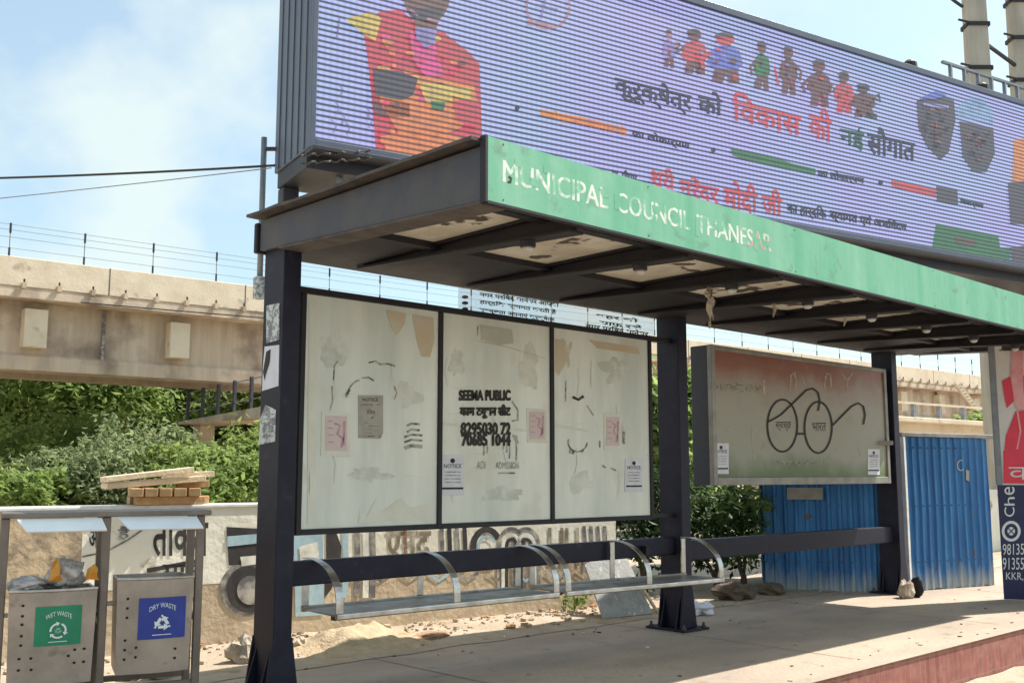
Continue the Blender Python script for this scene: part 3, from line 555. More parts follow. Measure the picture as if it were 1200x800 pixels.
# paper scraps on the outer cheek of the near post
px0 = PX[0] - 0.062
def on_x(px, py, X):
    d = ray(px, py); return CAM + d * (X / d.x)
for lab, pts, mt in (('pale torn paper high on the near post with a dark curved smear', [(310, 406), (327, 404), (326, 452), (307, 458), (308, 430)], 'paper_white'),
                     ('mottled remains of torn posters on the near post just under the shelter roof', [(312, 358), (327, 355), (327, 398), (312, 402)], 'paper_torn'),
                     ('torn paper scrap with faint printed lines halfway up the near post', [(311, 474), (323, 480), (322, 517), (303, 521), (305, 490)], 'paper_torn')):
    m = MB(); P3 = [on_x(x, y, px0 - 0.004) for x, y in pts]; m.prism(P3, (0.0034, 0, 0), mt)
    fn = lambda x, y: on_x(x, y, px0 - 0.0065)
    if mt == 'paper_white': m.blob([(312, 412), (317, 409), (316, 424), (311, 440), (310, 446), (308, 436)], fn, 'graf_dark')
    elif pts[0][1] == 474:
        for k in range(6): m.stroke([(307, 486 + 5 * k), (321, 485 + 5 * k)], 1.1, fn, 'faded_ink')
    c = sum(P3, Vector()) / len(P3); one(m, 'paper_scrap', lab, 'paper scrap', (px0, c.y, min(p.z for p in P3)), 'paper scraps on the near post')

# clear sheet with old lettering between display frame and roof
m = MB(); A = on_y(537, 380, 5.70).x; B = on_y(768, 380, 5.70).x
m.box(A, B, 5.70, 5.704, 2.445, 2.70, 'clear_sheet')
g_ = lambda px, py: on_y(px, py, 5.695)
sl = 0.138
def trow(s_, x0, x1, y0, h): m.text(s_, quad_fn(x0, x1, y0, y0 + h, g_, y0 + (x1 - x0) * sl, y0 + h + (x1 - x0) * sl), 'graf_ol', 0.03)
M('graf_ol', (0.05, 0.07, 0.05), (0.15, 0.17, 0.12), 14, 0.7, lo=0.45, hi=0.6)
trow('नगर परिषद थानेसर आपका', 562, 655, 340.5, 7); trow('हार्दिक स्वागत करती है', 562, 652, 350, 7); trow('स्वच्छता अपनाएं कुरुक्षेत्र', 561, 650, 359, 7)
trow('शहर को', 698, 748, 366, 6); trow('साफ रखें', 702, 752, 374, 6); trow('नगर परिषद थानेसर', 686, 760, 377.5, 7)
for k in range(3): m.blob(arc(545, 348 + k * 7, 4, 2.2, 0, 330, 8), g_, 'graf_ol')
one(m, 'lettered_sheet', 'clear plastic strip with old dark lettering between roof and display frame', 'plastic sheet', ((A + B) / 2, 5.70, 2.445))
# torn cloth hanging from the rafters
m = MB(); random.seed(5)
xk = 5.76
for (dx, ln, w0) in ((0, 0.30, 0.05), (0.03, 0.24, 0.04), (-0.02, 0.12, 0.05)):
    pts = []; top = Vector((xk + dx, 4.20, 2.60)); n = 9
    L_ = [top + Vector((w0 * (0.5 - i / n * 0.42) + 0.012 * math.sin(i * 1.3 + dx * 90), 0.012 * math.sin(i), -ln * i / n)) for i in range(n + 1)]
    R__ = [top + Vector((-w0 * (0.5 - i / n * 0.42) + 0.012 * math.sin(i * 1.1), -0.012 * math.sin(i * .9), -ln * i / n)) for i in range(n + 1)]
    m.add(L_ + R__, [(i, i + 1, n + 2 + i, n + 1 + i) for i in range(n)], 'cloth')
o = one(m, 'cloth_strip', 'torn beige cloth hanging under the shelter roof near the middle post', 'cloth', (xk, 4.20, 2.60), recalc=False)
o.modifiers.new('solid', 'SOLIDIFY').thickness = 0.004
for n_, (X_, y_, ln, lab) in enumerate(((6.72, 4.3, 0.12, 'short frayed tape dangling under the roof beside the torn beige cloth'), (7.68, 4.25, 0.10, 'shortest frayed tape dangling under the roof, nearest the spectacles board'))):
    m = MB(); m.tube([(X_, y_, 2.61), (X_ + .01, y_, 2.61 - ln * .5), (X_ - .015, y_, 2.61 - ln)], [0.010, 0.014, 0.004], 'cloth', 6); one(m, 'hanging_tape', lab, 'tape', (X_, y_, 2.54), 'tapes hanging under the roof')

# ================================================================== SPECTACLES SIGN BOARD
GX0, GX1, GZ0, GZ1, GY = 7.60, 10.86, 1.205, 2.475, 5.53
SG = thing('sign_board', 'faded tricolour board with round spectacles drawn on it, hung between two posts', 'sign', ((GX0 + GX1) / 2, 5.65, GZ0))
m = MB(); m.box(GX0, GX1, GY + 0.03, 5.77, GZ0 + 0.002, GZ1 - 0.002, 'board_dark'); m.build('case', SG, bevel=0.01)
m = MB(); w = 0.055
m.box(GX0 - .004, GX0 + w, GY, GY + 0.05, GZ0, GZ1, 'sign_frame'); m.box(GX1 - w, GX1 + .004, GY, GY + 0.05, GZ0, GZ1, 'sign_frame')
m.box(GX0 + w + .001, GX1 - w - .001, GY, GY + 0.05, GZ1 - w * .8, GZ1, 'sign_frame'); m.box(GX0 + w + .001, GX1 - w - .001, GY, GY + 0.05, GZ0, GZ0 + w * 1.3, 'sign_frame'); m.build('sign_frame', SG, bevel=0.006)
gp = lambda px, py: on_y(px, py, GY + 0.0172); gp2 = lambda px, py: on_y(px, py, GY + 0.0145); gp3 = lambda px, py: on_y(px, py, GY + 0.0115)
def sign_mat():
    m = bpy.data.materials.new('sign_print'); m.use_nodes = True; t = m.node_tree; N = t.nodes.new; K = t.links.new; b = t.nodes['Principled BSDF']; b.inputs['Roughness'].default_value = 0.42
    g = N('ShaderNodeNewGeometry'); s = N('ShaderNodeSeparateXYZ'); K(g.outputs['Position'], s.inputs[0])
    n = N('ShaderNodeTexNoise'); n.inputs['Scale'].default_value = 2.4; n.inputs['Detail'].default_value = 6; K(g.outputs['Position'], n.inputs['Vector'])
    a = N('ShaderNodeMath'); a.operation = 'MULTIPLY_ADD'; a.inputs[1].default_value = 0.5; K(n.outputs[0], a.inputs[0]); K(s.outputs[2], a.inputs[2])
    r = N('ShaderNodeMapRange'); r.inputs[1].default_value = 1.22 + .25; r.inputs[2].default_value = 2.46 + .25; K(a.outputs[0], r.inputs[0])
    cr = N('ShaderNodeValToRGB'); e = cr.color_ramp.elements; e[0].position = 0.0; e[0].color = (0.10, 0.15, 0.065, 1); e[1].position = 1.0; e[1].color = (0.25, 0.085, 0.05, 1)
    for p, c in ((0.09, (0.13, 0.175, 0.08)), (0.25, (0.31, 0.31, 0.24)), (0.62, (0.35, 0.32, 0.25)), (0.79, (0.33, 0.25, 0.195)), (0.90, (0.28, 0.115, 0.07))): el = e.new(p); el.color = (*c, 1)
    n2 = N('ShaderNodeTexNoise'); n2.inputs['Scale'].default_value = 5; n2.inputs['Detail'].default_value = 7; K(g.outputs['Position'], n2.inputs['Vector'])
    r2 = N('ShaderNodeMapRange'); r2.inputs[1].default_value = 0.55; r2.inputs[2].default_value = 0.8; r2.inputs[4].default_value = 0.6; K(n2.outputs[0], r2.inputs[0])
    mi = N('ShaderNodeMix'); mi.data_type = 'RGBA'; K(r2.outputs[0], mi.inputs[0]); K(cr.outputs[0], mi.inputs[6]); mi.inputs[7].default_value = (0.27, 0.24, 0.19, 1); K(r.outputs[0], cr.inputs[0]); K(mi.outputs[2], b.inputs['Base Color']); MATS['sign_print'] = m
sign_mat()
m = MB(); m.box(GX0 + w - .01, GX1 - w + .01, GY + 0.019, GY + 0.03, GZ0 + w, GZ1 - w * .5, 'sign_print')
lw = 2.2
m.stroke(arc(917, 498.5, 17.5, 30.5, 0, 360, 40)[:-1], lw, gp2, 'ink', True); m.stroke(arc(959, 500.5, 16, 30, 0, 360, 40)[:-1], lw, gp2, 'ink', True)
m.stroke([(934, 508), (943, 508)], 2.6, gp2, 'ink'); m.stroke([(901, 494), (915, 486), (935, 467), (945, 457), (953, 455), (959, 460), (961, 470), (959, 481)], 2.0, gp3, 'ink')
m.stroke([(975, 499), (984, 490), (998, 476), (1006, 472), (1012, 476), (1014, 486), (1012, 497)], 2.0, gp3, 'ink')
m.text('स्वच्छ', quad_fn(909, 927, 494, 505, gp), 'ink'); m.text('भारत', quad_fn(952, 968, 495, 505, gp), 'ink')
m.text('एक कदम स्वच्छता की ओर', quad_fn(905, 975, 538, 546, gp), 'faded_ink')
m.text('नगर परिषद, थानेसर', quad_fn(837, 892, 446, 459, gp, 448, 461), 'faded_ink')
M('faded_dim', (0.30, 0.26, 0.2), (0.35, 0.30, 0.23), 9, 0.5)
for pts, w_ in (([(895, 445), (895, 452), (896, 461)], 2.6), ([(926, 457), (927, 440), (931, 436), (933, 446), (933, 457)], 1.8), ([(968, 440), (966, 450), (969, 462), (974, 452), (973, 438), (968, 438)], 1.8), ([(987, 438), (993, 447), (992, 457)], 2.2), ([(999, 437), (993, 446)], 1.8), ([(881, 500), (882, 520), (885, 540)], 1.0), ([(884, 502), (892, 508), (896, 520), (890, 530)], .9), ([(850, 505), (862, 500)], .8), ([(1005, 520), (1010, 540)], .8), ([(940, 440), (944, 452)], .8)): m.stroke(pts, w_, gp, 'sign_scrape')
m.build('sign_face', SG)
for lab, (x0, x1, y0, y1) in (('white paper notice at the lower left corner of the spectacles board', (836, 854, 519, 555)), ('white paper notice at the lower right corner of the spectacles board', (1017, 1031, 526, 556))):
    paper('paper_notice', lab, [(x0, y0), (x1, y0), (x1, y1), (x0, y1)], 'paper_white', note_draw(x0, x1, y0, y1), 'white notices pasted up in the shelter', Y=GY + 0.0185)

# ================================================================== BENCHES
def arm_profile(n=12):   # from the rail forward and down to the seat edge, in (depth, height)
    return [(0.0, 0.30), (-0.06, 0.30)] + [(-0.06 - 0.36 * math.sin(R(90) * i / n), 0.06 + 0.24 * math.cos(R(90) * i / n)) for i in range(1, n + 1)] + [(-0.42, 0.0)]
def make_bench(label, A, B, arms, group):
    d = (B - A); L_ = d.length; u = d.normalized(); rot = math.atan2(u.y, u.x); nrm = Vector((-u.y, u.x, 0))
    t = thing('bench', label, 'bench', (A.x, A.y, 0), rot, group); z = 0.47
    W2 = lambda s, dep, h: A + u * s + nrm * dep + Vector((0, 0, h - A.z))
    D = 0.40
    def ob(m, s0, s1, d0, d1, h0, h1, mat): m.hexa([W2(s0, d0, h0), W2(s1, d0, h0), W2(s1, d1, h0), W2(s0, d1, h0), W2(s0, d0, h1), W2(s1, d0, h1), W2(s1, d1, h1), W2(s0, d1, h1)], mat)
    m = MB()
    for q in range(16): ob(m, 0.0, L_, 0.014 + q * .0242, 0.014 + q * .0242 + .0165, z - 0.004, z, 'seat_metal')
    for q in range(13): ob(m, L_ * q / 12.0 - .006 if q else 0.0, L_ * q / 12.0 + .006 if q < 12 else L_, 0.012, D, z - 0.010, z - 0.0042, 'seat_metal')
    seat = m.build('seat', t)
    m = MB(); ob(m, -0.004, L_ + 0.004, -0.02, 0.010, z - 0.03, z + 0.006, 'steel_bright'); m.build('edge_strip', t, bevel=0.008)
    m = MB(); ob(m, -0.004, L_ + 0.004, D + 0.001, D + 0.03, z - 0.02, z + 0.015, 'seat_metal'); m.build('rear_strip', t, bevel=0.004)
    for s0 in arms:
        s = s0 * L_; s = min(max(s, 0.02), L_ - 0.02)
        m = MB(); pr = [(x + 0.42, h) for x, h in arm_profile()]; wd = 0.026; th = 0.008
        vs_ = []
        for i, (a, h) in enumerate(pr):
            p0 = pr[max(0, i - 1)]; p1 = pr[min(len(pr) - 1, i + 1)]; tx, tz = p1[0] - p0[0], p1[1] - p0[1]; ln = math.hypot(tx, tz); nx_, nz_ = -tz / ln * th, tx / ln * th
            for sg, k in ((-1, 0), (1, 0), (1, 1), (-1, 1)): vs_.append(W2(s + sg * wd, a - k * nx_, z + 0.006 + h - k * nz_))
        fs = [(4 * i + k, 4 * i + (k + 1) % 4, 4 * i + 4 + (k + 1) % 4, 4 * i + 4 + k) for i in range(len(pr) - 1) for k in range(4)] + [(3, 2, 1, 0), tuple(4 * (len(pr) - 1) + k for k in range(4))]
        m.add(vs_, fs, 'steel_bright'); m.build('armrest', t, smooth=False, bevel=0.002)
        m = MB(); ob(m, s - 0.024, s + 0.024, D + 0.008, D + 0.022, z + 0.016, z + 0.30, 'steel_bright'); m.build('upright', t, bevel=0.003)
    for s in (0.12, 0.5, 0.88):
        m = MB(); s *= L_; m.prism([W2(s - .006, 0.20, z - 0.014), W2(s - .006, D + .02, z - 0.014), W2(s - .006, D + .02, z - 0.09), W2(s - .006, D - .03, z - 0.09)], u * 0.012, 'under_steel'); m.build('bracket', t)
    for s in (0.25, 0.75):
        m = MB(); ob(m, s * L_ - 0.02, s * L_ + 0.02, D + 0.031, D + 0.09, z + 0.18, z + 0.25, 'under_steel'); m.build('rail_bracket', t)
    return t
zz = Vector((0, 0, 0))
bA, bB = on_z(394, 720.6, 0.47), on_z(654, 694.5, 0.47); cA, cB = on_z(663, 693.6, 0.47), on_z(847, 677.4, 0.47)
make_bench('near stainless steel bench beside the first post with a sand heap below it', bA, bB, (0.0, 0.5, 1.0), 'steel benches under the shelter')
make_bench('far stainless steel bench passing in front of the middle post', cA, cB, (0.0, 0.5, 1.0), 'steel benches under the shelter')

# ================================================================== TWIN BIN STAND
BL, BR = at_depth(10, 5.36), at_depth(238, 5.80)
bu = (BR - BL); BW = bu.length; bu.normalize(); bn = Vector((-bu.y, bu.x, 0)); brot = math.atan2(bu.y, bu.x)
BQ = lambda s, dep, h: BL + bu * s + bn * dep + Vector((0, 0, h))
def bx(m, s0, s1, d0, d1, h0, h1, mat): m.hexa([BQ(s0, d0, h0), BQ(s1, d0, h0), BQ(s1, d1, h0), BQ(s0, d1, h0), BQ(s0, d0, h1), BQ(s1, d0, h1), BQ(s1, d1, h1), BQ(s0, d1, h1)], mat)
ST = thing('bin_stand', 'stainless steel stand with sloping hoods carrying two waste bins', 'bin stand', BQ(BW / 2, 0.15, 0), brot)
LG = 0.042; HT = 1.075
for s in (0.0, BW / 2, BW):
    m = MB(); bx(m, s - LG / 2, s + LG / 2, 0, LG, 0.002, HT, 'steel_leg'); m.build('leg', ST, bevel=0.005)
    m = MB(); bx(m, s - LG / 2, s + LG / 2, 0.30, 0.30 + LG, 0.002, HT, 'steel_leg'); m.build('leg', ST, bevel=0.005)
m = MB(); bx(m, -LG / 2, BW + LG / 2 + 0.03, -0.03, 0.36, HT + 0.001, HT + 0.03, 'steel_leg'); m.build('top_plate', ST, bevel=0.006)
for a, b in ((0, BW / 2), (BW / 2, BW)):
    m = MB()   # sloping hood flap under the top plate
    m.hexa([BQ(a + .10, -0.150, HT - .060), BQ(b - .012, -0.150, HT - .060), BQ(b - .012, -0.144, HT - .068), BQ(a + .10, -0.144, HT - .068), BQ(a + .05, -0.026, HT - .002), BQ(b - .03, -0.026, HT - .002), BQ(b - .03, -0.022, HT - .012), BQ(a + .05, -0.022, HT - .012)], 'hood_metal'); m.build('hood', ST, bevel=0.002)
m = MB(); bx(m, LG / 2 + .001, BW / 2 - LG / 2 - .001, 0.008, 0.034, 0.16, 0.19, 'steel_leg'); bx(m, BW / 2 + LG / 2 + .001, BW - LG / 2 - .001, 0.008, 0.034, 0.16, 0.19, 'steel_leg'); m.build('cross_rail', ST)
for s0, s1 in ((LG / 2 + .001, BW / 2 - LG / 2 - .001), (BW / 2 + LG / 2 + .001, BW - LG / 2 - .001)):
    m = MB(); bx(m, s0, s1, 0.305, 0.335, 0.16, 0.19, 'steel_leg'); m.build('cross_rail', ST)
for s in (0.0, BW / 2, BW):
    m = MB(); bx(m, s - 0.013, s + 0.013, LG + .001, 0.299, 0.50, 0.525, 'steel_leg'); m.build('side_rail', ST)
def make_bin(label, s0, s1, z0, z1, mat_lab, kind, lab_box, holes):
    t = thing('waste_bin', label, 'bin', BQ((s0 + s1) / 2, 0.15, z0), brot, 'bins hung in the steel stand')
    n = 10; w = (s1 - s0)
    def ring(z, k, off=0.0):
        fr = [BQ(s0 + off + (w - 2 * off) * i / n, -0.055 - 0.030 * math.sin(math.pi * i / n) * 1 + off, z) for i in range(n + 1)]
        return fr + [BQ(s1 - off - 0.01, 0.29 - off, z), BQ(s0 + off + 0.01, 0.29 - off, z)]
    m = MB(); r0 = ring(z0, 0, 0.012); r1 = ring(z1, 1); r2 = ring(z1, 1, 0.012); r3 = ring(z1 - 0.09, 0, 0.02); q = len(r0)
    fs = [(i, (i + 1) % q, q + (i + 1) % q, q + i) for i in range(q)]
    m.add(r0 + r1, fs + [tuple(range(q))[::-1]], 'steel_dull'); m.add(r1 + r2, fs, 'steel_dull'); m.add(r2 + r3, fs, 'steel_dull'); m.add(r3, [tuple(range(q))], 'hole')
    front = lambda a, b, d=0.003: BQ(s0 + w * a, -0.055 - 0.030 * math.sin(math.pi * a) - d + 0.012 * (1 - b), z0 + (z1 - z0) * b)
    for (a, b) in holes: m.blob(arc(0, 0, 1, 1, 0, 330, 11), lambda x, y, a=a, b=b: front(a + x * 0.018, b + y * 0.014), 'hole')
    body = m.build('bin_body', t, recalc=False)
    m = MB(); m.tube([r1[i] + Vector((0, 0, 0.004)) for i in range(n + 1)], 0.008, 'steel_bright', 8); m.build('rim', t)
    m = MB(); a0, a1, b0, b1 = lab_box; k = 8
    top = [front(a0 + (a1 - a0) * i / k, b1, 0.005) for i in range(k + 1)]; bot = [front(a0 + (a1 - a0) * i / k, b0, 0.005) for i in range(k + 1)]
    m.add(bot + top, [(i, i + 1, k + 2 + i, k + 1 + i) for i in range(k)], mat_lab)
    lf = lambda x, y: front(a0 + (a1 - a0) * x, b0 + (b1 - b0) * y, 0.008)
    words = 'WET WASTE' if kind == 'wet' else 'DRY WASTE'
    v, f, a = text_geo(words)      # arched heading
    m.add([lf(0.22 + 0.56 * x, 0.66 + 0.12 * y + 0.10 * math.sin(math.pi * x)) for x, y in v], f, 'white_print')
    cx, cy, rr = 0.5, 0.38, 0.17; asp = 1.0
    for k3 in range(3):            # three chasing arrows
        a_ = 90 + 120 * k3
        if kind == 'wet':
            m.stroke(arc(cx, cy, rr * .95, rr * 1.05, a_ + 14, a_ + 96, 8), 0.045, lf, 'white_print')
            e = R(a_ + 14); c_ = Vector((cx + rr * .95 * math.cos(e), cy + rr * 1.05 * math.sin(e))); tn = Vector((math.sin(e), -math.cos(e))); rd = Vector((math.cos(e), math.sin(e)))
            m.blob([tuple(c_ + rd * .06), tuple(c_ + tn * .075), tuple(c_ - rd * .06)], lf, 'white_print')
        else:
            A_ = Vector((cx + rr * 1.05 * math.cos(R(a_)), cy + rr * 1.1 * math.sin(R(a_)))); B_ = Vector((cx + rr * 1.05 * math.cos(R(a_ + 120)), cy + rr * 1.1 * math.sin(R(a_ + 120))))
            m.stroke([tuple(A_.lerp(B_, .22)), tuple(A_.lerp(B_, .62))], 0.07, lf, 'white_print'); dv = (B_ - A_).normalized(); nn = Vector((-dv.y, dv.x)); c_ = A_.lerp(B_, .62)
            m.blob([tuple(c_ + nn * .085), tuple(c_ + dv * .11), tuple(c_ - nn * .085)], lf, 'white_print')
            m.stroke([tuple(A_.lerp(B_, .10)), tuple(A_.lerp(B_, -.02)), tuple(A_ + (Vector((cx, cy)) - A_) * .12)], 0.05, lf, 'white_print')
    if kind == 'wet': m.text('♻', lambda x, y: lf(cx - .07 + .14 * x, cy - .07 + .14 * y), 'white_print')
    m.stroke([(0.3, 0.10), (0.7, 0.10)], 0.018, lf, 'white_print')
    m.build('label_plate', t, recalc=False)
    for sg, ss in ((-1, s0), (1, s1)):
        m = MB(); m.tube([BQ(ss - sg * .004, 0.12, z0 + (z1 - z0) * .72), BQ(ss + sg * .028, 0.12, z0 + (z1 - z0) * .72)], 0.012, 'steel_bright', 8); m.build('pivot', t)
    return t
h1 = [(0.16, 0.86), (0.16, 0.75), (0.16, 0.66), (0.16, 0.54), (0.16, 0.44), (0.15, 0.30), (0.28, 0.30), (0.15, 0.18), (0.29, 0.18), (0.77, 0.36), (0.88, 0.36), (0.77, 0.22), (0.88, 0.22), (0.70, 0.30)]
make_bin('stainless bin with green wet waste plate, heaped with plastic rubbish', 0.036, BW / 2 - 0.036, 0.235, 0.705, 'label_green', 'wet', (0.30, 0.83, 0.42, 0.84), h1)
make_bin('stainless bin with blue dry waste plate at the right of the stand', BW / 2 + 0.06, BW - 0.036, 0.255, 0.745, 'label_blue', 'dry', (0.28, 0.90, 0.36, 0.80), [(0.14, 0.80), (0.14, 0.70), (0.14, 0.60), (0.13, 0.36), (0.13, 0.26), (0.13, 0.16), (0.27, 0.28), (0.27, 0.18), (0.78, 0.24), (0.78, 0.14)])
# rubbish heaped in the green-plated bin (bags, wrappers, a bottle)
def lump(m, c, rx, ry, rz, seed, mat, rough=0.25, n=14, pinch=0.0):
    vs_, fs = [], []; rows = n // 2
    for i in range(rows + 1):
        th = math.pi * i / rows
        for k in range(n):
            ph = 2 * math.pi * k / n; d = Vector((math.sin(th) * math.cos(ph), math.sin(th) * math.sin(ph), math.cos(th)))
            r = 1 + rough * NZ.fractal(d * 1.7 + Vector((seed, seed * .7, 0)), 1.0, 2.0, 3)
            vs_.append(Vector(c) + Vector((d.x * rx * r, d.y * ry * r, d.z * rz * r)))
    for i in range(rows):
        for k in range(n): fs.append((i * n + k, (i + 1) * n + k, (i + 1) * n + (k + 1) % n, i * n + (k + 1) % n))
    m.add(vs_, fs, mat)
def rub(name, lab, s, dep, h, r3, mat, seed, rough=0.7):
    m = MB(); c = BQ(s, dep, h); vs_, fs = [], []; n, rows = 56, 28
    for i in range(rows + 1):
        th = math.pi * i / rows
        for k in range(n):
            ph = 2 * math.pi * k / n; d = Vector((math.sin(th) * math.cos(ph), math.sin(th) * math.sin(ph), math.cos(th))); o_ = Vector((seed, seed * .7, 1))
            q = 1 + .35 * NZ.fractal(d * 1.4 + o_, 1.0, 2.0, 2) - .34 * abs(NZ.noise(d * 4.0 + o_)) - .20 * abs(NZ.noise(d * 9 + o_)) + .25 * max(0, d.z - .75)
            vs_.append(c + Vector((d.x * r3[0] * q, d.y * r3[1] * q, d.z * r3[2] * q)))
    for i in range(rows):
        for k in range(n): fs.append((i * n + k, (i + 1) * n + k, (i + 1) * n + (k + 1) % n, i * n + (k + 1) % n))
    m.add(vs_, fs, mat); return one(m, name, lab, 'rubbish', c - Vector((0, 0, r3[2])), 'rubbish heaped in the green bin', smooth=True)
rub('plastic_bag', 'crumpled translucent grey bag in the middle of the heaped green-plate bin', 0.30, 0.08, 0.775, (0.11, 0.09, 0.085), 'plastic_bag', 3.1)
rub('plastic_bag', 'flattened grey bag at the left of the heaped green-plate bin', 0.12, 0.06, 0.73, (0.10, 0.10, 0.045), 'plastic_bag', 8.3)
def wrapper(lab, px4, dep):
    m = MB(); pl = lambda x, y: on_plane(x, y, BQ(0, dep, 0), bu)
    P3 = [pl(x, y) + bn * (0.02 * math.sin(i * 2.1)) for i, (x, y) in enumerate(px4)]
    m.prism(P3, bn * 0.02, 'wrap_orange'); c = sum(P3, Vector()) / len(P3); one(m, 'snack_wrapper', lab, 'rubbish', (c.x, c.y, min(p.z for p in P3)), 'rubbish heaped in the green bin')
wrapper('orange wrapper standing at the left of the grey bag in the green-plate bin', [(57, 681), (60, 668), (63, 657), (67, 654), (71, 660), (70, 672), (74, 680)], -0.03)
wrapper('yellow orange wrapper at the right of the grey bag in the green-plate bin', [(100, 678), (103, 667), (111, 660), (115, 666), (114, 674), (116, 679)], -0.02)

# ================================================================== PAINTED WALL BEHIND
WA = on_z(240, 758); WD = vdir(2260); WN = Vector((-WD.y, WD.x, 0))
WA = Vector((WA.x, WA.y, 0)); WHT = 1.045
wp = lambda px, py: on_plane(px, py, WA, WD)
wl = lambda px, py: wp(px, py) - WN * 0.004
wl2 = lambda px, py: wp(px, py) - WN * 0.008
S0, S1 = -7.0, (wp(722, 650) - WA).dot(WD)
WS = lambda s, dep, h: WA + WD * s + WN * dep + Vector((0, 0, h))
def wb(m, s0, s1, d0, d1, h0, h1, mat): m.hexa([WS(s0, d0, h0), WS(s1, d0, h0), WS(s1, d1, h0), WS(s0, d1, h0), WS(s0, d0, h1), WS(s1, d0, h1), WS(s1, d1, h1), WS(s0, d1, h1)], mat)
WALL = thing('boundary_wall', 'low painted roadside wall with black lettering and graffiti behind the shelter', 'wall', WS((S0 + S1) / 2, 0.12, 0))
zsp = 0.47
split = (wp(96, 640) - WA).dot(WD)
m = MB(); wb(m, S0, split, 0, 0.24, zsp, WHT, 'wall_rough'); wb(m, split, S1, 0, 0.24, zsp, WHT, 'wall_paint'); wb(m, S0, S1, 0.002, 0.238, -0.3, zsp - 0.001, 'wall_dirty')
def wt(s_, x0, x1, y0, y1, mat, f=wl): m.text(s_, quad_fn(x0, x1, y0, y1, f), mat, 0.02)
def ws(pts, w_, mat, f=wl, closed=False): m.stroke(pts, w_, f, mat, closed)
wt('आप', 104, 126, 620, 642, 'graf_dark'); wt('है', 138, 152, 616, 632, 'graf_grey'); wt('ताकत', 178, 244, 612, 652, 'graf_dark')
ws([(172, 668), (205, 662), (236, 656)], 5, 'graf_dark'); wt('मात', 190, 236, 661, 680, 'graf_dark')
ws([(96, 652), (124, 646), (150, 632), (170, 618)], 2.0, 'graf_grey')
# painted emblem beside the post: wheel under a striped block
m.blob([(265, 617), (303, 619), (303, 660), (268, 662)], wl, 'graf_dark'); m.blob([(266, 628), (303, 625), (303, 636), (266, 640)], wl2, 'graf_blue'); m.blob([(281, 652), (303, 650), (303, 660), (283, 663)], wl2, 'graf_white')
m.blob(arc(288, 690, 30, 32, 0, 355, 30), wl, 'graf_grey'); wl3 = lambda px, py: wp(px, py) - WN * 0.012; m.blob(arc(290, 690, 25, 27, 0, 355, 30), wl2, 'graf_dark'); m.blob(arc(293, 691, 16, 17, 0, 355, 24), wl3, 'graf_grey')
# big outlined lettering seen between display sheets and bench
m.blob([(344, 626), (378, 625), (380, 720), (346, 722)], wl, 'graf_blue'); m.blob([(350, 640), (372, 634), (374, 660), (352, 664)], wl2, 'graf_white')
m.blob([(382, 622), (394, 624), (400, 640), (398, 668), (388, 690), (380, 700), (382, 660)], wl, 'graf_dark')
for x, c in ((404, 'graf_blue'), (418, 'graf_grey'), (428, 'graf_white'), (436, 'graf_grey')): ws([(x, 622), (x + 1, 660), (x, 700)], 7, c)
wt('एनद', 452, 505, 622, 662, 'graf_olive'); ws([(474, 620), (476, 665)], 4, 'graf_red')
for x in (517, 526, 535, 544): ws([(x, 618), (x + 1, 640), (x + 1, 668)], 5, 'graf_grey' if x % 2 else 'graf_dark')
ws(arc(570, 642, 16, 22, 40, 330, 20), 7, 'graf_dark'); ws([(570, 648), (584, 648), (584, 660)], 5, 'graf_dark'); ws(arc(570, 642, 10, 14, 40, 330, 20), 3, 'graf_blue', wl2)
for cx in (599, 616):
    for r_, c in ((15, 'graf_grey'), (10, 'graf_white'), (6, 'graf_dark')): ws([(cx - r_, 690)] + arc(cx, 640, r_, r_ * 1.4, 180, 360, 14) + [(cx + r_, 690)], 4, c, wl if c == 'graf_grey' else wl2)
for x in (644, 658): ws([(x, 618), (x, 662)], 4, 'graf_olive'); 
ws([(644, 638), (658, 638)], 4, 'graf_olive'); ws([(664, 618), (664, 662)], 4, 'graf_olive'); ws([(676, 618), (677, 662)], 4, 'graf_olive'); ws([(664, 640), (676, 640)], 4, 'graf_olive')
for x in (684, 692, 700, 708): ws([(x, 616), (x + 2, 640), (x, 668)], 4, 'graf_grey' if x % 8 else 'graf_dark')
for k in range(9): ws([(400 + k * 34, 672), (412 + k * 34, 680), (424 + k * 34, 671)], 4, ('graf_blue', 'graf_grey', 'graf_olive')[k % 3])
m.build('wall_body', WALL, recalc=True)
m = MB(); wb(m, S0, S1 + .01, -0.012, 0.252, WHT + 0.001, WHT + 0.03, 'cap_white'); m.build('coping', WALL, bevel=0.008)
# farther piece of wall beyond the sheds
fa = at_depth(1085, 16.5); fd = vdir(2300); fn_ = Vector((-fd.y, fd.x, 0))
m = MB()
c0, c1 = fa - fd * 1.5, fa + fd * 9; nn = fn_ * .22
m.hexa([c0 + Vector((0, 0, -.2)), c1 + Vector((0, 0, -.2)), c1 + nn + Vector((0, 0, -.2)), c0 + nn + Vector((0, 0, -.2)), c0 + Vector((0, 0, 1.05)), c1 + Vector((0, 0, 1.05)), c1 + nn + Vector((0, 0, 1.05)), c0 + nn + Vector((0, 0, 1.05))], 'wall_paint')
f2 = lambda px, py: on_plane(px, py, fa, fd) - fn_ * 0.01
m.stroke(arc(1157, 612, 7, 16, 60, 300, 12), 2.2, f2, 'graf_grey'); m.stroke([(1150, 592), (1158, 600), (1154, 640)], 2, f2, 'graf_dark')
one(m, 'boundary_wall', 'farther stretch of painted wall glimpsed between the blue shed and the banner', 'wall', (c0 + c1) / 2)

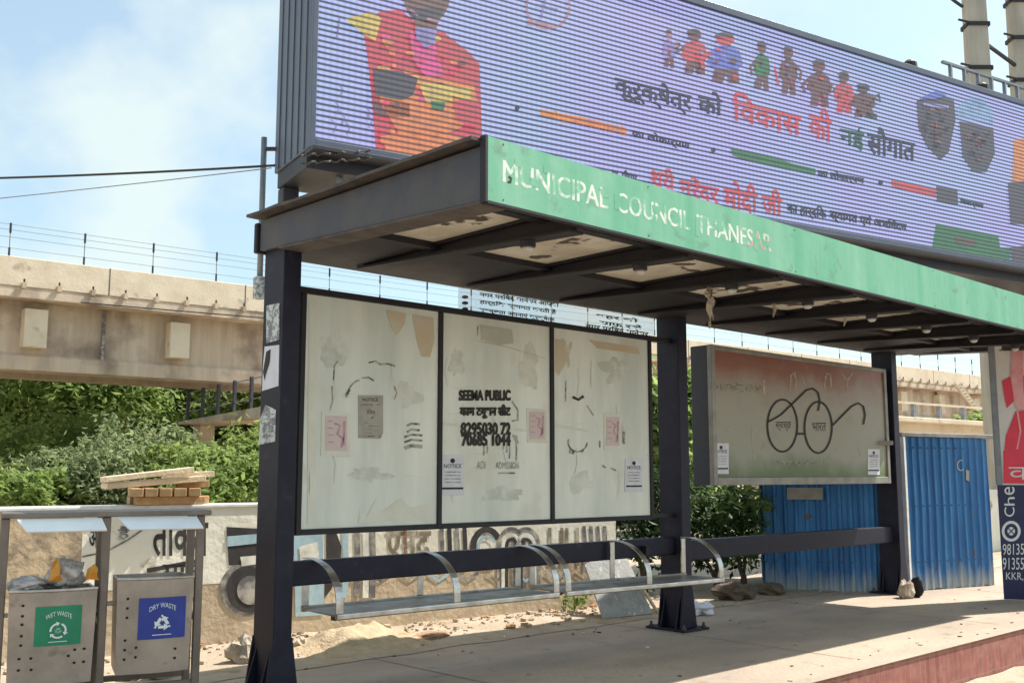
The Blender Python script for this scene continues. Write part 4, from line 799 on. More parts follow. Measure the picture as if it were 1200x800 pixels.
# ================================================================== TIMBER, RUBBLE, LITTER
def plank(lab, p, q, w_, h_, mat='wood'):
    m = MB(); m.bar(p, q, w_, h_, mat); c = (Vector(p) + Vector(q)) / 2; one(m, 'wooden_plank', lab, 'plank', (c.x, c.y, c.z - h_ / 2), 'planks stacked on the wall', bevel=0.004)
def wpt(px, py, dep): return on_plane(px, py, WA + WN * dep, WD)
zc = WHT + 0.032
def wz(px, dep, h):
    p = wpt(px, 590, dep); p.z = h; return p
for i, (dep, a, b) in enumerate(((0.03, 158, 238), (0.22, 150, 243))): plank(('short bearer plank lying along the front of the wall top under the timber stack', 'short bearer plank lying along the back of the wall top under the timber stack')[i], wz(a, dep, zc + 0.03), wz(b, dep, zc + 0.03), 0.08, 0.058, 'wood_end')
ends = ['first', 'second', 'third', 'fourth', 'fifth']
xs = [160, 177, 194, 211, 228]
for i, x in enumerate(xs): plank('%s from the left of the crosswise timbers showing sawn ends under the long planks' % ends[i], wz(x, -0.10, zc + 0.092), wz(x - 4, 0.40, zc + 0.092), 0.085, 0.06, 'wood_end')
plank('long lower plank of the timber stack, tilted up to the right', wz(121, 0.05, zc + 0.140), wz(236, 0.05, zc + 0.195), 0.17, 0.042)
plank('longest pale plank lying on top at the front of the timber stack', wz(119, 0.02, zc + 0.187), wz(222, 0.03, zc + 0.262), 0.15, 0.04)
plank('pale top plank at the right rear of the timber stack', wz(190, 0.24, zc + 0.215), wz(247, 0.22, zc + 0.23), 0.14, 0.045)
plank('stubby plank end sticking out at the right of the timber stack', wz(205, 0.10, zc + 0.14), wz(243, 0.06, zc + 0.155), 0.11, 0.05, 'wood_end')

def rock(lab, px, py, rx, ry, rz, seed, mat='stone', rough=0.5, name='stone', cat='stone', group='stones strewn along the wall', z=None):
    c = on_z(px, py, 0.03); m = MB(); lump(m, c + Vector((0, 0, rz * .7 - 0.02)), rx, ry, rz, seed, mat, rough, 14); one(m, name, lab, cat, (c.x, c.y, 0.0), group, smooth=False)
rock('pale broken block lying just left of the near post', 286, 772, 0.12, 0.10, 0.10, 1.0)
rock('rounded stone at the left foot of the sand heap', 378, 752, 0.07, 0.06, 0.06, 2.0)
rock('small pale stone between the near post and the sand heap', 352, 756, 0.055, 0.05, 0.05, 3.3)
rock('flat reddish stone in front of the wall under the near bench', 505, 745, 0.20, 0.09, 0.035, 4.1, 'stone_brick', 0.35)
rock('reddish half brick left of the flat reddish stone', 466, 747, 0.09, 0.06, 0.035, 5.7, 'stone_brick', 0.3)
rock('grey stone at the foot of the farthest post', 1062, 697, 0.10, 0.08, 0.10, 6.2, 'stone')
rock('dark tyre scrap leaning beside the farthest post', 1074, 696, 0.035, 0.08, 0.12, 7.9, 'hole', 0.2, 'tyre_scrap', 'scrap', None)
rock('small stone on the dusty ground in front of the wall below the bench gap', 598, 733, 0.05, 0.04, 0.025, 8.8, 'stone_brick')
rock('small light stone under the stand of the bins', 155, 792, 0.07, 0.05, 0.05, 9.4)
rock('flat light stone under the blue plate bin', 190, 790, 0.09, 0.06, 0.04, 10.4)
rock('white crumpled bag on the ground right of the middle post', 822, 716, 0.15, 0.10, 0.07, 11.0, 'paper_white', 0.6, 'crumpled_bag', 'bag', None)
rock('dark clod of debris behind the low rail, left of the blue shed', 862, 699, 0.22, 0.14, 0.10, 12.0, 'debris', 0.7, 'debris_heap', 'debris', None)
rock('brownish clod of debris nearer the corner of the dark blue shed', 905, 694, 0.16, 0.12, 0.07, 13.0, 'debris', 0.7, 'debris_heap', 'debris', None)
# sand heap
m = MB(); c = on_z(420, 757, 0.0); vs_, fs = [], []; n = 34
for i in range(n + 1):
    for j in range(n + 1):
        a, b = (i / n - .5) * 2, (j / n - .5) * 2; r = math.hypot(a, b); x, y = c.x + a * 0.75, c.y + b * 0.48
        vs_.append((x, y, -0.01 + 0.20 * max(0, 1 - r) ** 1.15 * (1 + 0.5 * nz(x, y, 4)) + 0.018 * nz(x, y, 9) * (r < 1)))
for i in range(n):
    for j in range(n): k = i * (n + 1) + j; fs.append((k, k + n + 1, k + n + 2, k + 1))
m.add(vs_, fs, 'sand'); one(m, 'sand_heap', 'low heap of yellow sand under the near bench against the wall', 'sand heap', (c.x, c.y, 0), smooth=True)
# rubble gravel: uncountable chips
m = MB(); random.seed(11)
for _ in range(620):
    s = random.uniform(-3.5, 4.4); dep = -abs(random.gauss(0, 0.32)) - 0.02; p = WS(s, dep, 0); r_ = random.choice([0.006, 0.008, 0.010, 0.014, 0.022]) * random.uniform(.7, 1.3)
    zg = ez(p.x, p.y, (p.y - 6.18) / 3.3)
    a = random.random() * 6.28; ax = Vector((math.cos(a), math.sin(a), random.uniform(-.3, .3))) * r_; ay = Vector((-math.sin(a), math.cos(a), random.uniform(-.3, .3))) * r_ * random.uniform(.5, 1); 
    m.obox((p.x, p.y, zg + r_ * .3), ax, ay, Vector((0, 0, r_ * random.uniform(.4, .8))), random.choice(['stone', 'dirt', 'stone_brick', 'sand', 'stone']))
tag(m.build('gravel', loc=WS(0, -.3, 0)), 'loose chips and gravel strewn along the foot of the wall', 'gravel', kind='stuff')
m = MB(); random.seed(19)
for _ in range(130):
    x = random.uniform(3.0, 12.5); y = random.choice([random.uniform(3.6, 6.3), 6.3 - abs(random.gauss(0, .35)), 3.62 + abs(random.gauss(0, .3))]); r_ = random.uniform(.004, .016); a = random.random() * 6.28
    m.obox((x, y, .034 if y < 3.78 else .003 + r_ * .2), Vector((math.cos(a), math.sin(a), 0)) * r_, Vector((-math.sin(a), math.cos(a), 0)) * r_ * random.uniform(.3, .9), Vector((0, 0, r_ * .25)), random.choice(['stone', 'debris', 'dirt', 'cloth', 'debris', 'paper_white']))
tag(m.build('litter', loc=(7, 5, 0)), 'small scraps, dry leaves and chips scattered over the shelter pavement', 'litter', kind='stuff')
m = MB(); random.seed(23)
for x_ in (4.4, 6.9, 9.4, 11.9): m.stroke([(x_, 3.80), (x_ + .02, 5.0), (x_, 6.30)], .008, lambda x, y: Vector((x, y, .003)), 'debris')
tag(m.build('pavement_joints'), kind='structure')
# grey sheet leaning under the far bench
m = MB(); P_ = [on_y(706, 724, 6.40), on_y(764, 716, 6.32), on_y(727, 640, 6.62), on_y(684, 662, 6.72)]
P_[0].z = 0.005; P_[1].z = 0.005
nrm = (P_[1] - P_[0]).cross(P_[3] - P_[0]).normalized() * 0.018
m.prism(P_, nrm, 'slab_grey'); c = sum(P_, Vector()) / 4; one(m, 'leaning_sheet', 'grey stained metal sheet tipped against the rubble under the far bench', 'sheet', (c.x, c.y, 0), bevel=0.003)
m = MB(); a, b = on_z(770, 716, 0.02), on_y(745, 676, 6.55); m.bar(a, b, 0.035, 0.02, 'wood'); one(m, 'wooden_batten', 'thin wooden batten leaning along the right edge of the grey sheet', 'batten', a)

# ================================================================== FOLIAGE
def leaves(m, c, rad, n, leaf, mat, rnd, clumps=26, up=0.9, fill=0.45, seed=0):
    c = Vector(c); cl = []
    for _ in range(clumps):
        while True:
            d = Vector((rnd.uniform(-1, 1), rnd.uniform(-1, 1), rnd.uniform(-1, 1)))
            if 0.05 < d.length < 1: break
        d = d.normalized() * (d.length ** fill); cl.append((Vector((d.x * rad[0], d.y * rad[1], d.z * rad[2])), rnd.uniform(.14, .36) * min(rad[0], rad[2]) * 1.4))
    vs_, fs = [], []
    for i in range(n):
        k, r_ = rnd.choice(cl); g = Vector((rnd.gauss(0, 1), rnd.gauss(0, 1), rnd.gauss(0, .8))) * r_ * .62
        p = c + k + g; nrm = (g.normalized() * .7 + Vector((rnd.uniform(-1, 1), rnd.uniform(-1, 1), rnd.uniform(-1, 1))) + Vector((0, 0, up))).normalized()
        t = nrm.cross(Vector((rnd.uniform(-1, 1), rnd.uniform(-1, 1), rnd.uniform(-1, 1)))).normalized(); b = nrm.cross(t); L_ = leaf * rnd.uniform(.6, 1.35); w_ = L_ * rnd.uniform(.3, .5)
        q = len(vs_); vs_ += [p - t * L_, p + b * w_ - nrm * L_ * .12, p + t * L_, p - b * w_ - nrm * L_ * .12]; fs.append((q, q + 1, q + 2, q + 3))
    m.add(vs_, fs, mat)
def make_tree(name, label, cat, base, h, w_, mat, n, leaf, seed, group, trunk=0.34, lobes=4, parts=True):
    rnd = random.Random(seed); base = Vector(base)
    t = thing(name, label, cat, base, 0, group); m = MB()
    th = h * trunk
    m.tube([base + Vector((0, 0, -.05)), base + Vector((.05 * h * rnd.uniform(-1, 1), 0, th * .6)), base + Vector((0.04 * h * rnd.uniform(-1, 1), .03, th * 1.25))], [0.035 * h, 0.026 * h, 0.016 * h], 'bark', 8)
    cr = MB(); cz = base.z + th * .8 + (h - th * .8) * .5
    for k in range(lobes):
        a = 2 * math.pi * k / lobes + rnd.uniform(-.5, .5); off = Vector((math.cos(a) * w_ * .28, math.sin(a) * w_ * .28, rnd.uniform(-.16, .22) * h)) if lobes > 1 else Vector()
        cc = Vector((base.x, base.y, cz)) + off; rr = (w_ * rnd.uniform(.30, .42), w_ * rnd.uniform(.30, .42), h * rnd.uniform(.22, .34))
        m.tube([base + Vector((0, 0, th * .7)), (base + Vector((0, 0, th)) + cc) / 2, cc], [0.016 * h, 0.011 * h, 0.004 * h], 'bark', 6)
        leaves(cr, cc, rr, n // lobes, leaf, mat, rnd, 22)
    leaves(cr, (base.x, base.y, cz), (w_ * .46, w_ * .46, h * .40), n // 3, leaf, mat, rnd, 40)
    m.build('trunk', t, smooth=True); cr.build('crown', t, recalc=False); return t
kinds = {'leaf_mid': 'mid green leafy tree', 'leaf_dark': 'dark green dense tree', 'leaf_light': 'yellowish green tree', 'leaf_grey': 'dull grey-green shrub'}
far = [  # photograph column, distance, height, width, foliage, words that single it out
    (-30, 40, 7.0, 6.5, 'leaf_mid', 'dark dense tree at the far left edge under the flyover'),
    (40, 43, 7.2, 6.0, 'leaf_mid', 'bushy mid green tree above the left bin, beneath the flyover girder'),
    (95, 39, 6.4, 6.0, 'leaf_light', 'light green tree between the two girder blocks of the flyover'),
    (140, 44, 7.6, 6.0, 'leaf_mid', 'tallest mid green tree behind the timber stack, its top cut by the girder'),
    (190, 41, 6.6, 5.0, 'leaf_mid', 'dark tree just left of the small ramp railing'),
    (245, 44, 7.2, 5.6, 'leaf_light', 'pale green tree seen through the ramp railing'),
    (300, 40, 5.8, 4.6, 'leaf_mid', 'mid green tree under the ramp beside the near post'),
    (345, 45, 6.4, 6.0, 'leaf_mid', 'mid green tree mostly hidden behind the near post and first display sheet'),
    (700, 30, 3.6, 5.0, 'leaf_mid', 'mid green tree standing behind the third display sheet'),
    (772, 24, 3.7, 2.6, 'leaf_light', 'bright tree whose leaves show between third display sheet and middle post'),
    (850, 28, 3.4, 4.0, 'leaf_mid', 'mid green tree behind the left half of the spectacles board'),
    (1172, 40, 3.6, 3.0, 'leaf_mid', 'distant green tree glimpsed between the blue shed and the banner'),
]
for i, (px, D, h, w_, mt, lab) in enumerate(far): make_tree('tree', lab, 'tree', at_depth(px, D, -0.05), h, w_, mt, 10500, 0.165, 40 + i, 'trees beyond the flyover')
bush = [(5, 25, 1.5, 2.2, 'leaf_light', 'low bright green bush above the left end of the wall'), (45, 24, 1.6, 2.0, 'leaf_light', 'yellow-green bush behind the wall over the green-plate bin'),
        (80, 26, 2.1, 2.0, 'leaf_grey', 'grey-green shrub rising behind the middle leg of the bin stand'), (118, 25, 2.5, 1.8, 'leaf_grey', 'spiky grey-green shrub left of the timber stack'),
        (165, 27, 2.9, 2.6, 'leaf_grey', 'tall grey-green shrub directly behind the timber stack'), (215, 26, 2.3, 2.2, 'leaf_mid', 'dark shrub behind the right end of the timber stack'),
        (262, 24, 2.2, 2.2, 'leaf_light', 'light green bush between the timber stack and the near post'), (300, 27, 2.7, 2.2, 'leaf_mid', 'mid green bush touching the left side of the near post'), (20, 30, 3.2, 3.4, 'leaf_mid', 'large dark bush in the shade at the left below the girder'), (105, 31, 3.4, 3.2, 'leaf_mid', 'large dark bush in the shade behind the grey-green shrubs')]
for i, (px, D, h, w_, mt, lab) in enumerate(bush): make_tree('bush', lab, 'bush', at_depth(px, D, -0.05), h, w_, mt, 4200, 0.10 if mt != 'leaf_grey' else 0.085, 90 + i, 'bushes behind the wall', trunk=0.12, lobes=3)
# shrubs between middle post and dark shed
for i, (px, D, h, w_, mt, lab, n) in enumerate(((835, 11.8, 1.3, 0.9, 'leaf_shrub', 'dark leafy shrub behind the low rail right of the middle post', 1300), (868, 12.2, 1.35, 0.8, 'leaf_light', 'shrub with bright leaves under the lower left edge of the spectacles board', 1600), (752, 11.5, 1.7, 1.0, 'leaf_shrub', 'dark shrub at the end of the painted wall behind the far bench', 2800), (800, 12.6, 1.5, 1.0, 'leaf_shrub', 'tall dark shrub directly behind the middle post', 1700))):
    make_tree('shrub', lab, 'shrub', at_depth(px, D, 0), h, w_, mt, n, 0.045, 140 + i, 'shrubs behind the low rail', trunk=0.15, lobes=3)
m = MB(); rnd = random.Random(4); c = on_z(672, 718, 0.0)
for k in range(7): m.tube([c, c + Vector((rnd.uniform(-.08, .08), rnd.uniform(-.08, .08), .12)), c + Vector((rnd.uniform(-.2, .2), rnd.uniform(-.15, .15), rnd.uniform(.16, .28)))], [.004, .003, .002], 'leaf_mid', 5)
leaves(m, c + Vector((0, 0, .16)), (.13, .12, .13), 130, .03, 'leaf_light', rnd, 10)
one(m, 'weed', 'small yellowish weed growing by the end of the wall under the benches', 'weed', c, recalc=False)

# ================================================================== FLYOVER
FP = at_depth(0, 27, 0); FD = vdir(2088); FN = Vector((-FD.y, FD.x, 0)); frot = math.atan2(FD.y, FD.x)
FQ = lambda s, dep, h: FP + FD * s + FN * dep + Vector((0, 0, h))
def fb(m, s0, s1, d0, d1, h0, h1, mat): m.hexa([FQ(s0, d0, h0), FQ(s1, d0, h0), FQ(s1, d1, h0), FQ(s0, d1, h0), FQ(s0, d0, h1), FQ(s1, d0, h1), FQ(s1, d1, h1), FQ(s0, d1, h1)], mat)
FL = thing('flyover', 'brown concrete flyover with parapet, girders and wire fence crossing behind the bus shelter', 'flyover', FQ(20, 4, 0), frot)
FA, FB = -22, 90
m = MB(); fb(m, FA, FB, 0.0, 0.22, 6.32, 7.12, 'concrete_pale'); m.build('parapet', FL, bevel=0.02)
m = MB(); fb(m, FA, FB, 0.02, 4.6, 6.02, 6.318, 'concrete'); m.build('deck', FL, bevel=0.02)
m = MB()
m.prism([FQ(FA, 0.75, 6.018), FQ(FA, 0.75, 4.62), FQ(FA, 0.62, 4.52), FQ(FA, 0.62, 4.14), FQ(FA, 1.5, 4.14), FQ(FA, 1.5, 6.018)], FD * (FB - FA), 'concrete'); m.build('girder', FL)
m = MB(); fb(m, FA, FB, 3.2, 3.9, 4.14, 6.018, 'concrete'); m.build('girder', FL)
m = MB(); fb(m, FA, FB, 4.58, 4.8, 6.32, 7.12, 'concrete_pale'); m.build('parapet', FL)
def s_of(px): return (on_plane(px, 400, FP, FD) - FP).dot(FD)
b0 = s_of(45); bstep = s_of(216) - s_of(45)
for k in range(-4, 18):
    m = MB(); s = b0 + bstep * k; fb(m, s - 0.30, s + 0.30, 0.32, 0.748, 4.74, 5.80, 'concrete_pale'); m.build('block', FL, bevel=0.02)
p0 = s_of(5); pstep = (s_of(252) - s_of(5)) / 3
for k in range(-6, 34):
    s = p0 + pstep * k; m = MB(); m.tube([FQ(s, 0.1, 7.121), FQ(s, 0.1, 8.05)], 0.013, 'pole_grey', 6); m.build('fence_post', FL)
    m = MB(); m.tube([FQ(s, 0.1, 7.13), FQ(s, 0.1, 7.36)], 0.028, 'board_dark', 6); m.build('insulator', FL); m = MB(); m.tube([FQ(s, 0.1, 7.76), FQ(s, 0.1, 8.03)], 0.030, 'board_dark', 6); m.build('insulator', FL)
m = MB()
for h in (7.35, 7.65, 7.85, 8.0): m.tube([FQ(FA, 0.1, h), FQ(FB, 0.1, h)], 0.007, 'pole_grey', 4)
m.build('fence_wires', FL)
q0 = s_of(23); qs = (s_of(283) - s_of(23)) / 7
for k in range(-10, 60):
    s = q0 + qs * k; m = MB(); fb(m, s - 0.05, s + 0.05, -0.16, -0.002, 6.26, 6.42, 'concrete'); fb(m, s - 0.02, s + 0.02, -0.12, -0.08, 6.42, 6.52, 'wire_black'); m.build('bracket', FL)
for k in range(-6, 22):
    s = s_of(125) + 4.1 * k; m = MB(); fb(m, s - .012, s + .012, -.006, -.001, 6.33, 7.11, 'board_dark'); m.build('joint', FL)
for k in range(-2, 9):
    s = s_of(130) + 9.3 * k; m = MB(); m.tube([FQ(s, .70, 6.0), FQ(s, .70, 4.2)], 0.05, 'graf_grey', 8); m.build('drain_pipe', FL)
m = MB(); m.tube([FQ(s_of(90) + i * .5, -0.2, 6.02 + 0.006 * i + 0.10 * (i / 20) ** 2) for i in range(0, 40)], 0.02, 'wire_black', 5); m.build('cable', FL)
for s in (-9, 40, 70):
    m = MB(); fb(m, s - 0.8, s + 0.8, 1.0, 3.8, -0.3, 3.3, 'concrete'); fb(m, s - 1.3, s + 1.3, 0.7, 4.1, 3.3, 4.138, 'concrete'); m.build('pier', FL, bevel=0.03)
# ladder hanging on the far part of the flyover
a = on_plane(1118, 449, FP - FN * .3, FD); b = on_plane(1150, 490, FP - FN * .9, FD)
m = MB()
for off in (0, 0.55): m.bar(a + FD * off, b + FD * off, 0.12, 0.12, 'concrete_pale')
for k in range(1, 12): p = a.lerp(b, k / 12); m.bar(p, p + FD * .55, 0.06, 0.06, 'concrete_pale')
one(m, 'access_stair', 'slanting pale access stair on the flyover above the blue shed', 'stair', b)
# small ramp with railing under the flyover
m = MB(); rp0, rp1 = at_depth(206, 33, 0), at_depth(352, 28, 0)
RD = (rp1 - rp0); RL = RD.length; RD.normalize(); RN = Vector((-RD.y, RD.x, 0)); zr0, zr1 = 2.92, 3.30
RT = thing('access_ramp', 'thin concrete ramp with dark railing under the flyover left of the near post', 'ramp', (rp0 + rp1) / 2, 0)
def rq(t, dep, dz): p = rp0.lerp(rp1, t) + RN * dep; p.z = zr0 + (zr1 - zr0) * t + dz; return p
m.hexa([rq(0, 0, -.02), rq(1.2, 0, -.42), rq(1.2, 1.6, -.42), rq(0, 1.6, -.02), rq(0, 0, .06), rq(1.2, 0, .06), rq(1.2, 1.6, .06), rq(0, 1.6, .06)], 'concrete'); m.build('slab', RT)
for k in range(9):
    t_ = 0.06 + 0.135 * k; m = MB(); m.bar(rq(t_, .1, .061), rq(t_, .1, .061 + 0.95), 0.09, 0.09, 'board_dark'); m.build('railing_post', RT)
m = MB()
for h in (.35, .65, .95): m.tube([rq(0.06, .1, h), rq(1.15, .1, h)], 0.018, 'pole_grey', 5)
m.build('railing', RT)
m = MB(); p = rq(1.0, .8, 0); m.box(p.x - .35, p.x + .35, p.y - .35, p.y + .35, -.2, zr1 - .36, 'concrete'); m.build('pier', RT)
m = MB(); p = rq(0.03, .8, 0); m.box(p.x - .25, p.x + .25, p.y - .25, p.y + .25, -.2, zr0 - .03, 'concrete'); m.build('pier', RT)
# low building and clutter at the far right, beyond the shed
bd = vdir(2200); bn_ = Vector((-bd.y, bd.x, 0)); B0 = at_depth(1030, 30)
BG = thing('roadside_building', 'low pale building with flat roof and railing under the flyover behind the blue shed', 'building', B0 + bd * 6, math.atan2(bd.y, bd.x))
def bb(m, s0, s1, d0, d1, h0, h1, mat): q_ = lambda s, d, h: B0 + bd * s + bn_ * d + Vector((0, 0, h)); m.hexa([q_(s0, d0, h0), q_(s1, d0, h0), q_(s1, d1, h0), q_(s0, d1, h0), q_(s0, d0, h1), q_(s1, d0, h1), q_(s1, d1, h1), q_(s0, d1, h1)], mat)
m = MB(); bb(m, 0, 7.5, 0, 5, -.2, 2.85, 'concrete_pale'); m.build('wall', BG)
m = MB(); bb(m, -.3, 7.8, -.4, 5.2, 2.852, 3.0, 'concrete_pale'); m.build('roof_slab', BG, bevel=0.02)
for k in range(6):
    m = MB(); bb(m, 0.1 + 1.4 * k, 0.22 + 1.4 * k, -.3, -.18, 3.001, 3.4, 'pole_grey'); m.build('parapet_post', BG)
m = MB(); bb(m, 0, 7.5, -.28, -.2, 3.401, 3.46, 'concrete_pale'); m.build('parapet_rail', BG)

# ================================================================== LED BILLBOARD
LP = Vector((5.288, 8.687, 0)); LDR = vdir(2600); LN = Vector((-LDR.y, LDR.x, 0)); lrot = math.atan2(LDR.y, LDR.x)
LQ = lambda s, dep, h: LP + LDR * s + LN * dep + Vector((0, 0, h))
def lb(m, s0, s1, d0, d1, h0, h1, mat): m.hexa([LQ(s0, d0, h0), LQ(s1, d0, h0), LQ(s1, d1, h0), LQ(s0, d1, h0), LQ(s0, d0, h1), LQ(s1, d0, h1), LQ(s1, d1, h1), LQ(s0, d1, h1)], mat)
LZ0, LZ1, LLEN, LDEP = 4.575, 7.46, 14.6, 1.12
LE = thing('led_billboard', 'large LED advertising screen in a grey cabinet above and behind the bus shelter', 'billboard', LQ(LLEN / 2, LDEP / 2, 0), lrot)
m = MB(); lb(m, 0, LLEN, 0.06, LDEP, LZ0, LZ1, 'board_grey'); CB = m.build('cabinet', LE, bevel=0.01)
m = MB()
for k in range(5): lb(m, -0.012, -0.001, 0.16 + 0.2 * k, 0.19 + 0.2 * k, LZ0 + 0.02, LZ1 - .02, 'board_grey')
m.build('side_rib', CB)
m = MB(); fwid = 0.058
lb(m, 0.0, fwid, 0.0, 0.058, LZ0, LZ1, 'board_grey'); lb(m, LLEN - fwid, LLEN, 0.0, 0.058, LZ0, LZ1, 'board_grey')
lb(m, fwid + .001, LLEN - fwid - .001, 0.0, 0.058, LZ0, LZ0 + 0.09, 'board_grey'); lb(m, fwid + .001, LLEN - fwid - .001, 0.0, 0.058, LZ1 - 0.09, LZ1, 'board_grey'); m.build('frame', LE, bevel=0.005)
def lpl(d):
    P0 = LQ(0, 0.03 - d, 0); return lambda px, py: on_plane(px, py, P0, LDR)
s1_, s2_, s3_ = lpl(0.004), lpl(0.008), lpl(0.012); s1b_, s2b_ = lpl(0.006), lpl(0.010)
m = MB(); lb(m, fwid - .005, LLEN - fwid + .005, 0.03, 0.056, LZ0 + 0.085, LZ1 - 0.085, 'led_bg')
# garlanded figure at the left
m.blob([(424, 26), (447, 13), (470, 12), (490, 30), (520, 38), (548, 60), (562, 75), (565, 160), (540, 186), (462, 190), (440, 172), (436, 120), (431, 70)], s1_, 'led_red')
m.blob([(404, 22), (436, 14), (447, 22), (440, 48), (428, 42)], s2_, 'led_yellow')
m.blob([(445, 78), (480, 88), (520, 92), (556, 100), (560, 125), (540, 150), (500, 165), (470, 160), (445, 120)], s2_, 'led_orange')
m.blob([(480, 40), (510, 52), (520, 88), (500, 92), (484, 70)], s2_, 'led_mag'); m.blob([(437, 80), (470, 84), (490, 92), (484, 112), (470, 118), (440, 112)], s3_, 'led_grey')
m.blob([(436, 118), (480, 122), (480, 138), (440, 136)], s2_, 'led_brown'); m.blob([(445, 160), (500, 150), (540, 160), (530, 186), (462, 192)], s2_, 'led_orange'); m.blob([(490, 96), (552, 104), (552, 116), (500, 122)], s3_, 'led_yellow')
m.blob([(530, 112), (562, 122), (562, 150), (534, 142)], s3_, 'led_red'); m.blob([(505, 118), (522, 120), (520, 130), (506, 128)], s3_, 'led_green')
rl = random.Random(21)
for _ in range(70):
    bx_, by_ = rl.uniform(444, 548), rl.uniform(40, 180)
    if by_ < 62 and (bx_ > 515 or bx_ < 450): continue
    ww, hh = rl.uniform(5, 17), rl.uniform(3, 9); lay = rl.choice([s1b_, s2b_])
    m.blob([(bx_ - ww * .5, by_ - hh * .3), (bx_, by_ - hh * .6), (bx_ + ww * .5, by_ - hh * .1), (bx_ + ww * .3, by_ + hh * .5), (bx_ - ww * .35, by_ + hh * .45)], lay, 'led_' + rl.choice(['orange', 'orange', 'orange', 'crim', 'red', 'red', 'yellow', 'brown', 'mag']))
hx, hy = 500, -4
m.blob(arc(hx, hy, 27, 33, 0, 350, 30), s1_, 'led_skin'); m.blob(arc(hx, hy + 14, 20, 16, 0, 180, 14), s2_, 'led_grey'); m.blob([(486, 32), (512, 34), (510, 52), (498, 56), (488, 46)], s3_, 'led_lav'); m.blob([(484, 22), (514, 24), (510, 40), (496, 46), (488, 38)], s2_, 'led_skin')
m.stroke([(480, 12), (490, 18)], 3, s3_, 'led_pink'); m.stroke([(500, 22), (515, 25)], 3, s3_, 'led_pink')
for x, y in ((392, 118), (398, 130), (388, 140), (404, 142), (396, 98), (428, 124), (430, 134)): m.stroke([(x, y), (x + 6, y + 8), (x + 2, y + 16)], 2.4, s1_, 'led_lav')
m.stroke([(398, 22), (394, 46)], 2.4, s1_, 'led_lav')
# round seal
m.stroke(arc(642, 8, 25, 26, 0, 355, 36), 3, s1_, 'led_pink'); m.blob([(618, 24), (650, 28), (648, 33), (618, 30)], s1_, 'led_pink'); m.stroke([(640, -6), (634, 22)], 3, s1_, 'led_lav'); m.stroke([(628, 6), (654, 12)], 3, s1_, 'led_lav')
# row of small figures
ri = random.Random(8)
def icon(cx, top, h, w_, c1, c2):
    # small standing figure: hair, face, shoulders, one raised or lowered arm, legs
    w_ *= 1.3; h *= 1.08
    P = lambda a, b: (cx + w_ * a, top + h * b)
    m.blob(arc(cx, top + h * .14, w_ * .22, h * .13, 0, 340, 12), s2_, c1); m.blob(arc(cx - w_ * .03, top + h * .09, w_ * .23, h * .09, 180, 360, 8), s3_, 'led_grey')
    m.blob([P(-.10, .26), P(.10, .27), P(.34, .36), P(.42, .62), P(.30, .72), P(-.28, .70), P(-.44, .60), P(-.34, .34)], s1_, c2)
    m.blob([P(-.26, .70), P(.30, .72), P(.34, 1.0), P(.08, .99), P(.02, .80), P(-.06, .98), P(-.32, .95)], s1_, 'led_brown' if ri.random() < .6 else c2)
    sg = ri.choice((-1, 1)); m.stroke([P(.34 * sg, .40), P(.58 * sg, .52), P(.50 * sg, .30 if ri.random() < .5 else .70)], w_ * .12, s2_, c1)
    for _ in range(7):
        a_, b_ = ri.uniform(-.32, .32), ri.uniform(.34, .92); q = ri.uniform(.06, .14); m.blob([P(a_ - q, b_), P(a_, b_ - q * .5), P(a_ + q, b_ + .01), P(a_ + q * .2, b_ + q * .5)], s2_, 'led_' + ri.choice(['brown', 'grey', 'red', 'lav', 'brown']))
icon(784, 35, 42, 14, 'led_pink', 'led_lav'); icon(814, 34, 50, 28, 'led_brown', 'led_red'); icon(850, 38, 56, 38, 'led_red', 'led_blue')
icon(893, 48, 54, 18, 'led_brown', 'led_green'); icon(924, 54, 54, 20, 'led_brown', 'led_brown'); icon(960, 70, 52, 26, 'led_brown', 'led_brown'); icon(989, 84, 46, 22, 'led_brown', 'led_red'); icon(1012, 98, 38, 26, 'led_grey', 'led_brown')
m.stroke([(908, 80), (912, 100)], 3, s1_, 'led_red'); m.blob([(1004, 128), (1028, 134), (1028, 140), (1002, 132)], s1_, 'led_grey')
# wording
def lt(s_, x0, x1, yt0, yb0, yt1, yb1, mat):      # heavy strokes: three passes, each on its own layer
    for q, (dx, dy) in enumerate(((0, 0), (.9, .3), (.45, -.5))):
        f_ = lpl(0.0035 + 0.001 * q); m.text(s_, quad_fn(x0 + dx, x1 + dx, yt0 + dy, yb0 + dy, f_, yt1 + dy, yb1 + dy), mat, 0.014)
lt('कुरूक्षेत्र', 720, 810, 84, 116, 106, 136, 'led_black'); lt('को', 818, 846, 104, 132, 110, 136, 'led_black')
lt('िवकास', 858, 938, 106, 141, 128, 160, 'led_red'); lt('की', 948, 974, 122, 160, 130, 168, 'led_red'); lt('नई', 984, 1012, 145, 170, 150, 178, 'led_dgreen'); lt('सौगात', 1016, 1072, 146, 180, 160, 190, 'led_black')
lt('करोड़ की लागत से', 632, 734, 126, 138, 150, 162, 'led_orange'); lt('का लोकार्पण', 740, 808, 150, 162, 165, 178, 'led_black'); m.blob(arc(606, 127, 3, 3, 0, 330, 8), s1_, 'led_black')
m.blob([(632, 128), (684, 138), (734, 150), (734, 156), (680, 146), (634, 136)], s1_, 'led_orange')
m.blob(arc(836, 176, 3, 3, 0, 330, 8), s1_, 'led_black'); m.blob([(856, 174), (900, 182), (930, 192), (956, 198), (956, 204), (925, 200), (880, 190), (858, 182)], s1_, 'led_green'); lt('का लोकार्पण', 958, 1012, 197, 209, 207, 218, 'led_black')
